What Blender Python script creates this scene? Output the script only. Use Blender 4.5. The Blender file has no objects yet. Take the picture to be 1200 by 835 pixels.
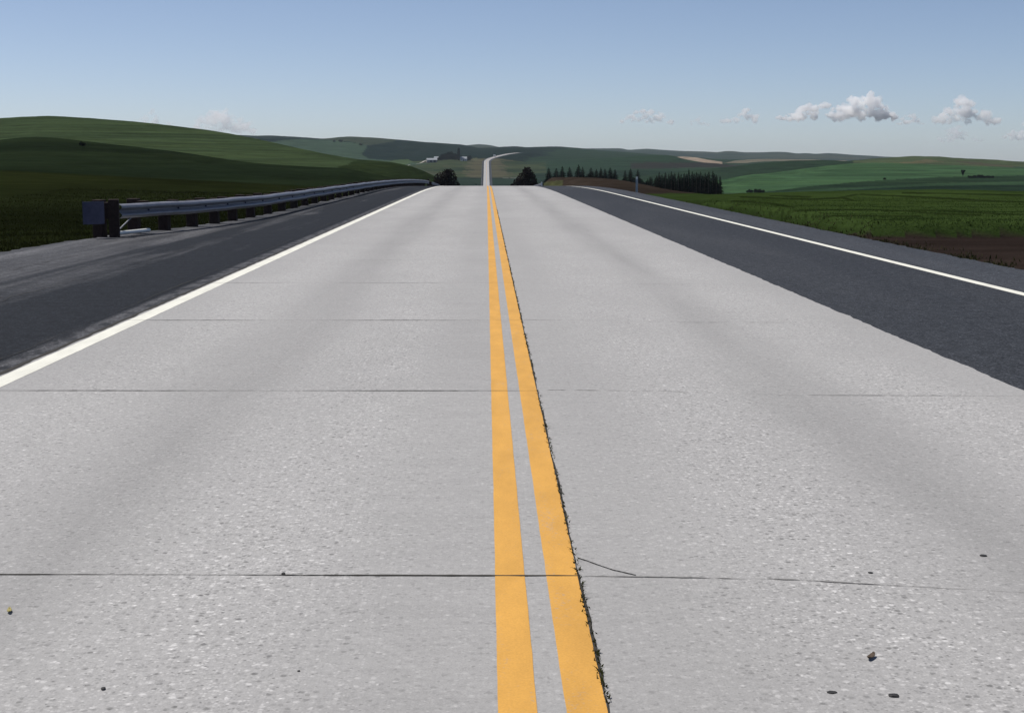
import bpy, bmesh, math, random
import numpy as np
from mathutils import Vector, Matrix
random.seed(7); RNG = np.random.default_rng(7)
R = math.radians
scene = bpy.context.scene
COL = scene.collection

# ------------------------------------------------------------------ camera model
F = 1667.0; H = 1.6
TH = math.atan(227.5 / F); PSI = math.atan(30 / (F / math.cos(TH)))
FY = F / math.cos(TH) ** 2; FX = F / math.cos(TH)
CX, CY = 600.0, 417.5; HZ = 190.0
cp, sp = math.cos(PSI), math.sin(PSI)
ct, st = math.cos(TH), math.sin(TH)
FWD = Vector((sp * ct, cp * ct, -st)); RGT = Vector((cp, -sp, 0)); UPV = Vector((sp * st, cp * st, ct))

def pxg(x, y, z=0.0):
    """photo pixel -> point on the level plane z"""
    d = FWD * F + RGT * (x - CX) - UPV * (y - CY)
    t = (z - H) / d.z
    return Vector((0, 0, H)) + d * t

def at(x, D):
    """horizontal position of photo column x at forward distance D"""
    lat = (x - CX) * D / FX
    return (lat * cp + D * sp, -lat * sp + D * cp)

# ------------------------------------------------------------------ helpers
def link(o, parent=None):
    COL.objects.link(o)
    if parent: o.parent = parent
    return o

def mesh_obj(name, verts, faces, mat, parent=None, smooth=False):
    me = bpy.data.meshes.new(name)
    me.from_pydata([tuple(v) for v in verts], [], faces)
    me.update()
    if mat: me.materials.append(mat)
    if smooth: me.polygons.foreach_set('use_smooth', [True] * len(me.polygons))
    o = bpy.data.objects.new(name, me)
    return link(o, parent)

def grid_obj(name, P, mat, parent=None, smooth=True):
    """P: (n, m, 3) lattice"""
    n, m = P.shape[:2]
    idx = np.arange(n * m).reshape(n, m)
    f = np.stack([idx[:-1, :-1], idx[1:, :-1], idx[1:, 1:], idx[:-1, 1:]], -1).reshape(-1, 4)
    return np_obj(name, P.reshape(-1, 3), f, mat, parent, smooth)

def np_obj(name, V, Fc, mat, parent=None, smooth=False):
    me = bpy.data.meshes.new(name)
    k = Fc.shape[1]
    me.vertices.add(len(V)); me.vertices.foreach_set('co', np.ascontiguousarray(V, dtype=np.float32).ravel())
    me.loops.add(len(Fc) * k); me.loops.foreach_set('vertex_index', np.ascontiguousarray(Fc, dtype=np.int32).ravel())
    me.polygons.add(len(Fc))
    me.polygons.foreach_set('loop_start', np.arange(0, len(Fc) * k, k, dtype=np.int32))
    if smooth: me.polygons.foreach_set('use_smooth', np.ones(len(Fc), dtype=bool))
    me.update(calc_edges=True); me.validate()
    if mat: me.materials.append(mat)
    o = bpy.data.objects.new(name, me)
    return link(o, parent)

def tag(o, label=None, cat=None, group=None, kind=None):
    if label: o['label'] = label
    if cat: o['category'] = cat
    if group: o['group'] = group
    if kind: o['kind'] = kind
    return o

def empty(name, loc, rz=0):
    o = bpy.data.objects.new(name, None); o.empty_display_size = .2
    o.location = loc; o.rotation_euler = (0, 0, rz)
    return link(o)

def children(o): return [c for c in bpy.data.objects if c.parent == o]

def copy_tree(o, parent=None, kids=None):
    c = o.copy(); COL.objects.link(c)
    if parent: c.parent = parent
    for ch in children(o): copy_tree(ch, c)
    return c

class MB:
    def __init__(s): s.v = []; s.f = []
    def add(s, vs, fs):
        b = len(s.v); s.v += [tuple(v) for v in vs]; s.f += [tuple(i + b for i in f) for f in fs]
    def box(s, c, d, rz=0, bev=0.0):
        bm = bmesh.new(); bmesh.ops.create_cube(bm, size=1)
        bmesh.ops.scale(bm, vec=d, verts=bm.verts)
        if bev: bmesh.ops.bevel(bm, geom=bm.edges[:], offset=bev, segments=1, affect='EDGES')
        bmesh.ops.rotate(bm, matrix=Matrix.Rotation(rz, 3, 'Z'), verts=bm.verts)
        bmesh.ops.translate(bm, vec=c, verts=bm.verts)
        bm.verts.index_update()
        s.add([v.co for v in bm.verts], [[v.index for v in f.verts] for f in bm.faces]); bm.free()
    def tube(s, pts, rad, n=8, cap=True):
        pts = [Vector(p) for p in pts]
        if not hasattr(rad, '__len__'): rad = [rad] * len(pts)
        vs = []; fs = []
        for i, p in enumerate(pts):
            d = (pts[min(i + 1, len(pts) - 1)] - pts[max(i - 1, 0)]).normalized()
            a = d.cross(Vector((0, 0, 1)));
            if a.length < 1e-3: a = Vector((1, 0, 0))
            a.normalize(); b = d.cross(a)
            for k in range(n):
                t = 2 * math.pi * k / n
                vs.append(p + (a * math.cos(t) + b * math.sin(t)) * rad[i])
        for i in range(len(pts) - 1):
            for k in range(n):
                fs.append((i * n + k, i * n + (k + 1) % n, (i + 1) * n + (k + 1) % n, (i + 1) * n + k))
        if cap:
            fs.append(tuple(range(n))[::-1]); fs.append(tuple((len(pts) - 1) * n + k for k in range(n)))
        s.add(vs, fs)
    def build(s, name, mat, parent=None, smooth=False):
        return mesh_obj(name, s.v, s.f, mat, parent, smooth)

# ------------------------------------------------------------------ materials
class NT:
    def __init__(s, name):
        s.m = bpy.data.materials.new(name); s.m.use_nodes = True
        s.t = s.m.node_tree; s.n = s.t.nodes; s.n.clear()
        s.out = s.n.new('ShaderNodeOutputMaterial')
    def node(s, typ, ins=None, **kw):
        n = s.n.new(typ)
        for k, v in kw.items(): setattr(n, k, v)
        for k, v in (ins or {}).items():
            if isinstance(v, bpy.types.NodeSocket): s.t.links.new(v, n.inputs[k])
            else: n.inputs[k].default_value = v
        return n
    def math(s, op, a, b=0.0, c=None, clamp=False):
        n = s.n.new('ShaderNodeMath'); n.operation = op; n.use_clamp = clamp
        for i, v in enumerate((a, b, c)):
            if v is None: continue
            if isinstance(v, bpy.types.NodeSocket): s.t.links.new(v, n.inputs[i])
            else: n.inputs[i].default_value = v
        return n.outputs[0]
    def coord(s): return s.node('ShaderNodeTexCoord').outputs['Object']
    def mapping(s, v, scale=(1, 1, 1), loc=(0, 0, 0), rot=(0, 0, 0)):
        return s.node('ShaderNodeMapping', {'Vector': v, 'Scale': scale, 'Location': loc, 'Rotation': rot}).outputs[0]
    def noise(s, v, scale, detail=3, rough=.55, dist=0.0):
        return s.node('ShaderNodeTexNoise', {'Vector': v, 'Scale': scale, 'Detail': detail, 'Roughness': rough, 'Distortion': dist}).outputs[0]
    def ramp(s, f, stops, interp='LINEAR'):
        n = s.node('ShaderNodeValToRGB', {'Fac': f}); e = n.color_ramp; e.interpolation = interp
        while len(e.elements) < len(stops): e.elements.new(.5)
        for el, (p, c) in zip(e.elements, stops):
            el.position = p
            el.color = (c, c, c, 1) if not hasattr(c, '__len__') else (*c, 1)
        return n.outputs[0]
    def maprange(s, v, a, b, c, d, clamp=True):
        n = s.node('ShaderNodeMapRange', {0: v, 1: a, 2: b, 3: c, 4: d}); n.clamp = clamp
        return n.outputs[0]
    def mix(s, fac, a, b, blend='MIX'):
        n = s.n.new('ShaderNodeMix'); n.data_type = 'RGBA'; n.blend_type = blend
        for i, v in ((0, fac), (6, a), (7, b)):
            if isinstance(v, bpy.types.NodeSocket): s.t.links.new(v, n.inputs[i])
            elif i == 0: n.inputs[0].default_value = v
            else: n.inputs[i].default_value = (*v, 1) if len(v) == 3 else v
        return n.outputs[2]
    def bump(s, h, strength=.3, dist=.01):
        return s.node('ShaderNodeBump', {'Height': h, 'Strength': strength, 'Distance': dist}).outputs[0]
    def scale(s, col, f):
        """multiply a colour by a scalar"""
        n = s.n.new('ShaderNodeVectorMath'); n.operation = 'SCALE'
        if isinstance(col, bpy.types.NodeSocket): s.t.links.new(col, n.inputs[0])
        else: n.inputs[0].default_value = col
        if isinstance(f, bpy.types.NodeSocket): s.t.links.new(f, n.inputs['Scale'])
        else: n.inputs['Scale'].default_value = f
        return n.outputs[0]
    def pbsdf(s, col, rough=.8, metal=0.0, normal=None, spec=.3):
        b = s.n.new('ShaderNodeBsdfPrincipled')
        for k, v in (('Base Color', col), ('Roughness', rough), ('Metallic', metal), ('Specular IOR Level', spec)):
            if isinstance(v, bpy.types.NodeSocket): s.t.links.new(v, b.inputs[k])
            else: b.inputs[k].default_value = (*v, 1) if hasattr(v, '__len__') else v
        if normal: s.t.links.new(normal, b.inputs['Normal'])
        s.t.links.new(b.outputs[0], s.out.inputs[0])
        return s.m

def simple(name, col, rough=.8, metal=0.0, var=.25, sc=8.0, spec=.3, bump=0.0):
    t = NT(name); c = t.coord()
    n = t.noise(c, sc, 4, .6)
    k = t.maprange(n, .25, .75, 1 - var, 1 + var)
    nm = t.bump(n, bump, .02) if bump else None
    return t.pbsdf(t.scale(col, k), rough, metal, nm, spec)

def mat_concrete():
    t = NT('weathered_concrete'); c = t.coord()
    sx = t.node('ShaderNodeSeparateXYZ', {0: c}); X, Y = sx.outputs[0], sx.outputs[1]
    wob = t.noise(t.mapping(c, (1.2, .15, 1)), 1.0, 3)
    Xw = t.math('ADD', X, t.math('MULTIPLY', t.math('SUBTRACT', wob, .5), .5))
    u = t.maprange(Xw, -4, 4, 0, 1)
    p = lambda x: (x + 4) / 8
    wheel = t.ramp(u, [(p(-3.6), .15), (p(-2.75), .95), (p(-1.9), .25), (p(-.8), 1.0), (p(-.2), .05), (p(.5), .05),
                       (p(1.35), 1.0), (p(2.2), .25), (p(3.0), .9), (p(3.7), .15)], 'EASE')
    patch = t.noise(t.mapping(c, (.8, .35, 1)), 1.3, 4, .6)
    mask = t.math('MULTIPLY', wheel, t.maprange(patch, .3, .6, .45, 1.0))
    # exposed stones
    v1 = t.node('ShaderNodeTexVoronoi', {'Vector': c, 'Scale': 42.0, 'Randomness': 1.0})
    v2 = t.node('ShaderNodeTexVoronoi', {'Vector': c, 'Scale': 85.0, 'Randomness': 1.0})
    def stone(v, lo, hi):
        g = t.node('ShaderNodeSeparateColor', {0: v.outputs['Color']}).outputs[0]
        val = t.ramp(g, [(0, lo), (.08, .74), (.28, .95), (.66, 1.03), (.86, 1.2), (1, hi)])
        core = t.maprange(v.outputs['Distance'], .3, .62, 1, 0)
        return t.math('ADD', 1.0, t.math('MULTIPLY', t.math('SUBTRACT', val, 1.0), core)), core
    s1, core1 = stone(v1, .42, 1.6); s2, core2 = stone(v2, .45, 1.55)
    st_ = t.math('MULTIPLY', s1, s2)
    stn = t.math('ADD', 1.0, t.math('MULTIPLY', t.math('SUBTRACT', st_, 1.0), t.maprange(mask, 0, 1, .34, 1.05)))
    fine = t.maprange(t.noise(c, 160, 2, .7), .25, .75, .86, 1.14)
    mid = t.maprange(t.noise(t.mapping(c, (1, .8, 1)), 26, 7, .85), .3, .7, .89, 1.11)
    big = t.maprange(t.noise(t.mapping(c, (.6, .18, 1)), 1.0, 4, .6), .3, .7, .955, 1.045)
    # transverse finish marks near the centre
    scr = t.noise(t.mapping(c, (1.6, 34, 1)), 1.0, 4, .7)
    smear = t.noise(t.mapping(c, (1.1, 3.2, 1)), 1.5, 3, .6)
    scrk = t.math('ADD', 1.0, t.math('MULTIPLY', t.math('SUBTRACT', t.math('MULTIPLY', t.math('ADD', scr, smear), .5), .5),
                                      t.math('MULTIPLY', t.ramp(u, [(p(-.9), .12), (p(-.15), 1.0), (p(.34), .9), (p(.5), .5), (p(1.2), .12)]), .42)))
    # slab tone
    slab = t.math('FLOOR', t.math('DIVIDE', t.math('SUBTRACT', Y, .9), 4.52))
    side = t.math('GREATER_THAN', X, .365)
    wn = t.node('ShaderNodeTexWhiteNoise', noise_dimensions='2D')
    cmb = t.node('ShaderNodeCombineXYZ', {0: slab, 1: side}); t.t.links.new(cmb.outputs[0], wn.inputs['Vector'])
    slabk = t.maprange(wn.outputs['Value'], 0, 1, .975, 1.025)
    wk = t.maprange(mask, 0, 1, .94, 1.045)
    oil = t.ramp(u, [(p(-2.4), 0.0), (p(-1.8), 1.0), (p(-1.25), 0), (p(1.7), 0), (p(2.2), 1.0), (p(2.7), 0)], 'EASE')
    oilk = t.math('SUBTRACT', 1.0, t.math('MULTIPLY', oil, t.maprange(t.noise(t.mapping(c, (2, .12, 1)), 1, 4),   .3, .7, .04, .16)))
    k = stn
    for q in (fine, mid, big, scrk, slabk, wk, oilk): k = t.math('MULTIPLY', k, q)
    tint = t.mix(t.noise(t.mapping(c, (.7, .3, 1)), .7, 3), (.318, .311, .307), (.330, .325, .316))
    hgt = t.math('ADD', t.math('MULTIPLY', core1, mask), t.math('MULTIPLY', t.noise(c, 160, 2), .5))
    return t.pbsdf(t.scale(tint, k), .85, 0, t.bump(hgt, .35, .004), .25)

def mat_asphalt(name, base, dusty, dust_amt, streak, edge=False, outer=False):
    t = NT(name); c = t.coord()
    st1 = t.noise(t.mapping(c, (streak, .05, 1)), 1.0, 5, .6, .4)
    blot = t.noise(t.mapping(c, (.5, .25, 1)), 1.0, 5, .65)
    d = t.math('MULTIPLY', t.maprange(st1, .42, .62, 0, 1), t.maprange(blot, .3, .65, .3, 1.0))
    if edge:
        X = t.node('ShaderNodeSeparateXYZ', {0: c}).outputs[0]
        d = t.math('ADD', t.math('MULTIPLY', d, .75), t.maprange(t.math('ADD', X, t.math('MULTIPLY', t.noise(t.mapping(c, (.3, .12, 1)), 1, 4), 2.2)), -3.3, -6.6, -.55, .42), None, True)
        d = t.math('MAXIMUM', d, t.math('MULTIPLY', t.maprange(X, -3.98, -3.90, 0, .75), t.maprange(t.noise(t.mapping(c, (6, 2.2, 1)), 1, 4), .4, .55, .2, 1)))
    col = t.mix(t.math('MULTIPLY', d, dust_amt), base, dusty)
    if outer:
        X = t.node('ShaderNodeSeparateXYZ', {0: c}).outputs[0]
        col = t.scale(col, t.maprange(t.math('ADD', X, t.math('MULTIPLY', t.noise(t.mapping(c, (1, .15, 1)), 1, 3), .3)), 6.75, 7.0, 1.0, 1.42))
    v = t.node('ShaderNodeTexVoronoi', {'Vector': c, 'Scale': 75.0})
    g = t.node('ShaderNodeSeparateColor', {0: v.outputs['Color']}).outputs[0]
    sp_ = t.ramp(g, [(0, .5), (.5, .9), (.85, 1.1), (.97, 1.6), (1, 2.4)])
    fine = t.maprange(t.noise(c, 130, 3, .7), .25, .75, .72, 1.28)
    mid = t.maprange(t.noise(c, 6, 5, .6), .3, .7, .9, 1.1)
    rough_ = t.maprange(t.noise(t.mapping(c, (1, .5, 1)), 10, 8, .85), .3, .7, .62, 1.42)
    k = t.math('MULTIPLY', t.math('MULTIPLY', t.math('MULTIPLY', sp_, fine), mid), rough_)
    return t.pbsdf(t.scale(col, k), .8, 0, t.bump(t.noise(c, 110, 3, .7), .5, .006), .06)

def mat_paint(name, col, wear):
    t = NT(name); c = t.coord()
    fine = t.maprange(t.noise(c, 120, 3, .7), .25, .75, .88, 1.12)
    mid = t.maprange(t.noise(t.mapping(c, (5, 1.6, 1)), 1.0, 5, .65), .3, .7, .86, 1.08)
    n = t.math('ADD', t.math('MULTIPLY', t.noise(c, 55, 4, .75), .6), t.math('MULTIPLY', t.noise(t.mapping(c, (5, 1, 1)), 1.2, 4), .4))
    w = t.maprange(n, wear, wear - .1, 0, .55)
    cc = t.mix(w, t.scale(col, t.math('MULTIPLY', fine, mid)), (.30, .285, .28))
    return t.pbsdf(cc, .75, 0, None, .25)

def mat_terrain():
    t = NT('field_ground'); c = t.coord()
    a = t.node('ShaderNodeAttribute', attribute_name='albedo').outputs['Color']
    n1 = t.noise(t.mapping(c, (.35, 1.0, 1)), .9, 5, .65)          # tufts
    n2 = t.noise(t.mapping(c, (.004, .021, 1), rot=(0, 0, R(-8))), 1.0, 6, .62, .5)      # broad drill bands along the slope
    n5 = t.noise(t.mapping(c, (.012, .085, 1), rot=(0, 0, R(7))), 1.0, 5, .62, .4)
    n3 = t.noise(t.mapping(c, (.006, .012, 1)), 1.0, 5, .55)       # broad tone
    n4 = t.noise(c, 14, 3, .7)
    k = t.maprange(n1, .25, .75, .55, 1.08)
    k = t.math('MULTIPLY', k, t.maprange(n2, .3, .7, .62, 1.38)); n6 = t.noise(t.mapping(c, (.05, .36, 1), rot=(0, 0, R(3))), 1.0, 4, .65, .3); k = t.math('MULTIPLY', k, t.maprange(n6, .3, .7, .84, 1.16)); k = t.math('MULTIPLY', k, t.maprange(n5, .3, .7, .83, 1.17))
    k = t.math('MULTIPLY', k, t.maprange(n3, .3, .7, .82, 1.18))
    k = t.math('MULTIPLY', k, t.maprange(n4, .25, .75, .75, 1.25))
    warm = t.mix(t.maprange(n3, .42, .62, 0, .45), a, t.mix(1.0, a, (1.12, 1.03, .84), 'MULTIPLY'))
    h = t.math('ADD', t.math('MULTIPLY', n1, 1.0), t.math('MULTIPLY', n4, .35))
    b = t.node('ShaderNodeBsdfDiffuse', {0: t.scale(warm, k), 'Normal': t.bump(h, .5, .25)})
    t.t.links.new(b.outputs[0], t.out.inputs[0]); return t.m

def mat_leaf(name, col, var=.45, trans=.25):
    t = NT(name); c = t.coord()
    oi = t.node('ShaderNodeObjectInfo').outputs['Random']
    n = t.noise(c, 6.0, 3, .6)
    k = t.math('MULTIPLY', t.maprange(n, .3, .7, 1 - var, 1 + var), t.maprange(oi, 0, 1, .8, 1.2))
    cc = t.scale(col, k)
    d = t.node('ShaderNodeBsdfDiffuse', {0: cc}); tr = t.node('ShaderNodeBsdfTranslucent', {0: cc})
    m = t.node('ShaderNodeMixShader', {0: trans, 1: d.outputs[0], 2: tr.outputs[0]})
    t.t.links.new(m.outputs[0], t.out.inputs[0])
    return t.m

def mat_blade(name, a, b, trans=.3):
    t = NT(name)
    at_ = t.node('ShaderNodeAttribute', attribute_name='tone').outputs['Fac']
    cc = t.scale(t.mix(at_, a, b), .82)
    d = t.node('ShaderNodeBsdfDiffuse', {0: cc}); tr = t.node('ShaderNodeBsdfTranslucent', {0: cc})
    m = t.node('ShaderNodeMixShader', {0: trans, 1: d.outputs[0], 2: tr.outputs[0]})
    t.t.links.new(m.outputs[0], t.out.inputs[0])
    return t.m

M = {}
M['concrete'] = mat_concrete()
M['asphalt_old'] = mat_asphalt('old_asphalt', (.0175, .0195, .0235), (.118, .118, .125), .95, 1.5, True)
M['asphalt_new'] = mat_asphalt('newer_asphalt', (.041, .0445, .0515), (.060, .063, .0695), .6, .5, False, True)
M['yellow'] = mat_paint('yellow_road_paint', (.59, .312, .064), .43)
M['white'] = mat_paint('white_road_paint', (.70, .69, .61), .30)
M['joint'] = simple('joint_dirt', (.032, .029, .024), .95, 0, .5, 30)
M['faint'] = simple('faint_joint', (.17, .165, .16), .95, 0, .45, 22)
M['ground'] = mat_terrain()
def mat_galv():
    t = NT('galvanised_steel'); c = t.coord()
    n = t.noise(c, 3.0, 4, .6); sp_ = t.node('ShaderNodeTexVoronoi', {'Vector': c, 'Scale': 30.0})
    g = t.node('ShaderNodeSeparateColor', {0: sp_.outputs['Color']}).outputs[0]
    k = t.math('MULTIPLY', t.maprange(n, .3, .7, .8, 1.15), t.maprange(g, 0, 1, .93, 1.07))
    return t.pbsdf(t.scale((.23, .235, .265), k), t.maprange(n, .3, .7, .46, .58), .5, None, .5)
M['galv'] = mat_galv()
M['galv_dark'] = simple('weathered_steel', (.075, .075, .115), .55, .5, .3, 5)
M['wood'] = simple('creosoted_wood', (.035, .022, .018), .9, 0, .4, 12, bump=.3)
M['conifer'] = mat_leaf('conifer_needles', (.011, .013, .010), .5, .12)
M['leaf_dark'] = mat_leaf('dark_leaves', (.016, .012, .012), .5, .18)
M['leaf_far'] = mat_leaf('far_tree_leaves', (.008, .014, .010), .45, .15)
M['bark'] = simple('bark', (.06, .045, .035), .95, 0, .4, 10)
M['plaster_white'] = simple('white_painted_boards', (.5, .5, .5), .7, 0, .1, 1)
M['roof_pale'] = simple('pale_metal_roof', (.26, .28, .30), .7, 0, .12, 1)
M['roof_dark'] = simple('dark_roof', (.10, .09, .09), .8, 0, .2, 1)
M['board_grey'] = simple('grey_boards', (.20, .20, .21), .8, 0, .2, 1)
M['dark_open'] = simple('dark_opening', (.02, .02, .025), .4, 0, .1, 1)
M['glass'] = simple('window_glass', (.05, .06, .07), .1, 0, .1, 1, spec=.6)
M['tyre'] = simple('tyre_rubber', (.02, .02, .02), .8)
M['dirt_road'] = simple('pale_dirt_road', (.42, .39, .35), .95, 0, .2, .3)
M['truck_white'] = simple('white_truck_paint', (.80, .80, .80), .3, 0, .03, 1, spec=.5)
M['post_grey'] = simple('grey_marker_post', (.36, .39, .42), .6, 0, .15, 6)
M['reflector'] = simple('white_reflector', (.75, .75, .72), .3, 0, .05, 6)
M['leaf_brown'] = simple('dead_leaf_brown', (.07, .05, .035), .8, 0, .4, 80)
M['leaf_yellow'] = simple('dead_leaf_yellow', (.30, .26, .10), .8, 0, .3, 80)
M['tar'] = simple('dark_stone', (.025, .024, .024), .7, 0, .4, 60)

# ------------------------------------------------------------------ road profile
def pchip_slopes(x, y):
    h = np.diff(x); d = np.diff(y) / h
    m = np.zeros_like(y)
    for i in range(1, len(x) - 1):
        if d[i - 1] * d[i] > 0:
            w1 = 2 * h[i] + h[i - 1]; w2 = h[i] + 2 * h[i - 1]
            m[i] = (w1 + w2) / (w1 / d[i - 1] + w2 / d[i])
    m[0] = d[0]; m[-1] = d[-1]
    return m
def pchip(x, y, q):
    x = np.asarray(x, float); y = np.asarray(y, float); m = pchip_slopes(x, y)
    q = np.asarray(q, float); i = np.clip(np.searchsorted(x, q) - 1, 0, len(x) - 2)
    h = x[i + 1] - x[i]; t = np.clip((q - x[i]) / h, 0, 1)
    return ((1 + 2 * t) * (1 - t) ** 2 * y[i] + t * (1 - t) ** 2 * h * m[i] + t * t * (3 - 2 * t) * y[i + 1] + t * t * (t - 1) * h * m[i + 1])
K = 1.67e-4; D0 = 73.0; GR = .025; DE = D0 + GR / (2 * K); ZE = -K * (DE - D0) ** 2
yz = lambda y, D: H - (y - HZ) * D / FY
YT = [1200, 1350, 1480, 1620, 1750, 2000, 2200, 2300, 2370, 2440, 2520, 2590, 2680, 2800]
ZT = [ZE - GR * (1200 - DE), -30.6, -31.6, -29.6, yz(217, 1750), yz(203.6, 2000), yz(193.5, 2200), yz(189, 2300),
      yz(186.6, 2370), yz(184.3, 2440), yz(182.0, 2520), yz(180.0, 2590), yz(178.9, 2680), yz(179.5, 2800)]
def zr(Y):
    Y = np.asarray(Y, float)
    z = np.where(Y < D0, 0.0, np.where(Y < DE, -K * (Y - D0) ** 2, ZE - GR * (Y - DE)))
    return np.where(Y > 1200, pchip(YT, ZT, Y), z)
def xc(Y):
    Y = np.asarray(Y, float)
    return pchip([-1e4, 2280, 2370, 2440, 2520, 2590, 2680, 2800], [0, 0, 4, 13, 27, 44, 68, 100], Y)
def EL(Y):   # outer edge of the old asphalt shoulder on the guardrail side
    return pchip([-1e3, 20, 27, 31, 35, 39, 44, 50, 200, 1e5], [8.8, 8.8, 8.75, 8.45, 7.75, 7.2, 6.9, 6.8, 6.6, 6.6], Y)
def ER(Y):
    return pchip([-1e3, 170, 260, 1e5], [8.05, 8.05, 7.0, 7.0], Y)

# ------------------------------------------------------------------ terrain
def keys(*p): return ([a for a, b in p], [b for a, b in p])
XS = np.arange(-700, 1901, 2.0)
def curve(sig, *p):
    v = np.interp(XS, *keys(*p))
    if sig:
        hn = int(math.ceil(1.5 * sig)); k = np.arange(-hn, hn + 1) * 2.0; w = np.exp(-.5 * (k / sig) ** 2); w /= w.sum()
        v = np.convolve(np.pad(v, len(k) // 2, mode='edge'), w, 'valid')
    return v
cst = lambda v: np.full_like(XS, v)
zc = lambda z, D: HZ + (H - z) * FY / D
LAY = []     # (D(x), y(x)) near to far
LAY.append((cst(2.0), cst(zc(-.35, 2.0))))
LAY.append((cst(14.), cst(zc(-.35, 14.))))
LAY.append((cst(26.), curve(20, (-700, zc(-.4, 26)), (500, zc(-.4, 26)), (700, zc(-.25, 26)), (1900, zc(-.25, 26)))))
LAY.append((cst(45.), curve(20, (-700, zc(-.7, 45)), (500, zc(-.6, 45)), (700, zc(-.3, 45)), (1900, zc(-.3, 45)))))
L_N1 = len(LAY)
LAY.append((curve(30, (-700, 150), (0, 115), (340, 110), (1900, 110)),
            curve(8, (-700, 190), (-200, 195), (0, 200), (80, 204), (160, 208.5), (280, 214), (340, 217), (500, 226), (560, 229), (640, 226),
                  (746, 228.5), (800, 228.7), (850, 228), (880, 226.3), (950, 224.6), (1020, 223.2), (1100, 221.8), (1200, 224), (1500, 226))))
L_HUMP = len(LAY)
LAY.append((curve(10, (-700, 200), (0, 160), (500, 170), (600, 230), (640, 270), (700, 235), (746, 190), (800, 150), (860, 140), (1900, 140)),
            curve(3, (-700, 194), (0, 203), (160, 211.5), (280, 217), (340, 220), (500, 228), (600, 228), (622, 220), (632, 214), (640, 209.5), (650, 208),
                  (670, 207.3), (700, 208.7), (720, 210.5), (740, 213.6), (780, 221.5), (800, 225), (830, 228), (860, 231), (1000, 232), (1200, 234), (1900, 234))))
L_N2 = len(LAY)
LAY.append((curve(30, (-700, 420), (0, 330), (300, 300), (500, 330), (1900, 330)),
            curve(6, (-700, 166), (-100, 168), (0, 164.3), (25, 161.5), (42, 160.4), (60, 161.3), (80, 163), (120, 168), (160, 172.5), (200, 177.2), (240, 183), (280, 189),
                  (320, 192.5), (360, 195), (400, 196.8), (420, 200), (450, 206), (480, 212), (500, 219), (530, 226), (600, 228), (640, 227), (700, 227), (760, 234), (850, 236), (900, 233), (1000, 232), (1200, 236), (1900, 236))))
LAY.append((curve(30, (-700, 500), (0, 410), (300, 350), (400, 340), (500, 400), (1900, 430)),
            curve(8, (-700, 168), (0, 166.5), (42, 163), (80, 165), (160, 174.5), (240, 184.8), (280, 190), (320, 193), (360, 195.2), (400, 197), (450, 207), (500, 219), (530, 226),
                  (600, 228), (640, 227), (700, 226), (760, 232), (850, 234), (900, 232), (1000, 231), (1200, 234), (1900, 234))))
L_N3 = len(LAY)
LAY.append((curve(30, (-700, 800), (0, 640), (280, 560), (400, 450), (500, 440), (600, 600), (1900, 620)),
            curve(5, (-700, 150), (-100, 144), (0, 139.2), (30, 137.3), (60, 136.4), (100, 138.4), (160, 143), (200, 147), (240, 152.2), (280, 158.6), (300, 162.6), (320, 167.2), (340, 171.8), (360, 176.2),
                  (380, 180.3), (400, 184), (420, 187.2), (440, 188.6), (460, 190.2), (480, 194.4), (500, 202), (515, 210), (530, 218), (560, 228), (600, 229), (640, 226), (700, 224), (850, 229), (900, 227), (960, 226), (1200, 230), (1900, 230))))
L_R2 = len(LAY)
LAY.append((curve(30, (-700, 1100), (600, 1000), (850, 1000), (1000, 1200), (1900, 1200)),
            curve(6, (-700, 172), (0, 172), (200, 176), (300, 195), (400, 206), (500, 216), (540, 227), (600, 230), (640, 228), (700, 226), (760, 222), (820, 214.5), (850, 210), (880, 205.2),
                  (920, 201), (950, 197), (980, 192.8), (1000, 191.6), (1030, 191), (1060, 191.5), (1100, 193.5), (1200, 197), (1900, 200))))
LAY.append((cst(1400.), curve(8, (-700, 176), (0, 176), (200, 180), (300, 198), (400, 208), (500, 218), (540, 228), (600, 229), (640, 227), (700, 226), (760, 224), (820, 217.5), (850, 213),
                  (900, 206), (950, 199.5), (1000, 193.6), (1060, 192.5), (1100, 194), (1200, 198), (1900, 201))))
L_R3B = len(LAY)
LAY.append((cst(1750.), curve(5, (-700, 178), (0, 178), (200, 184), (300, 200), (400, 208), (480, 214), (520, 216.5), (600, 217), (640, 214), (660, 212), (700, 209), (750, 206), (800, 201), (850, 196), (900, 190.2),
                  (930, 188.6), (960, 187.6), (975, 188), (990, 189), (1010, 187.4), (1035, 185), (1070, 183.2), (1100, 183.7), (1130, 185.8), (1165, 187.3), (1200, 190), (1900, 194))))
LAY.append((cst(2000.), curve(6, (-700, 178), (200, 182), (300, 192), (400, 198), (520, 203), (600, 204), (640, 203), (700, 200), (750, 199), (800, 201), (850, 198), (900, 192.5), (960, 189.8), (1000, 190), (1035, 187.5), (1070, 185.5), (1100, 186), (1200, 192), (1900, 196))))
L_R3A = len(LAY)
LAY.append((cst(2400.), curve(4, (-700, 175), (200, 175), (300, 182), (400, 188), (430, 189), (480, 189.5), (505, 187), (530, 186), (560, 186.5), (570, 185.9), (580, 186.3), (600, 188), (620, 190), (650, 189), (680, 188), (700, 187), (730, 184),
                  (760, 182.2), (780, 181.5), (790, 183), (800, 186), (820, 190), (860, 193.5), (900, 193), (960, 191), (1000, 191.5), (1100, 189), (1200, 193), (1900, 197))))
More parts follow.
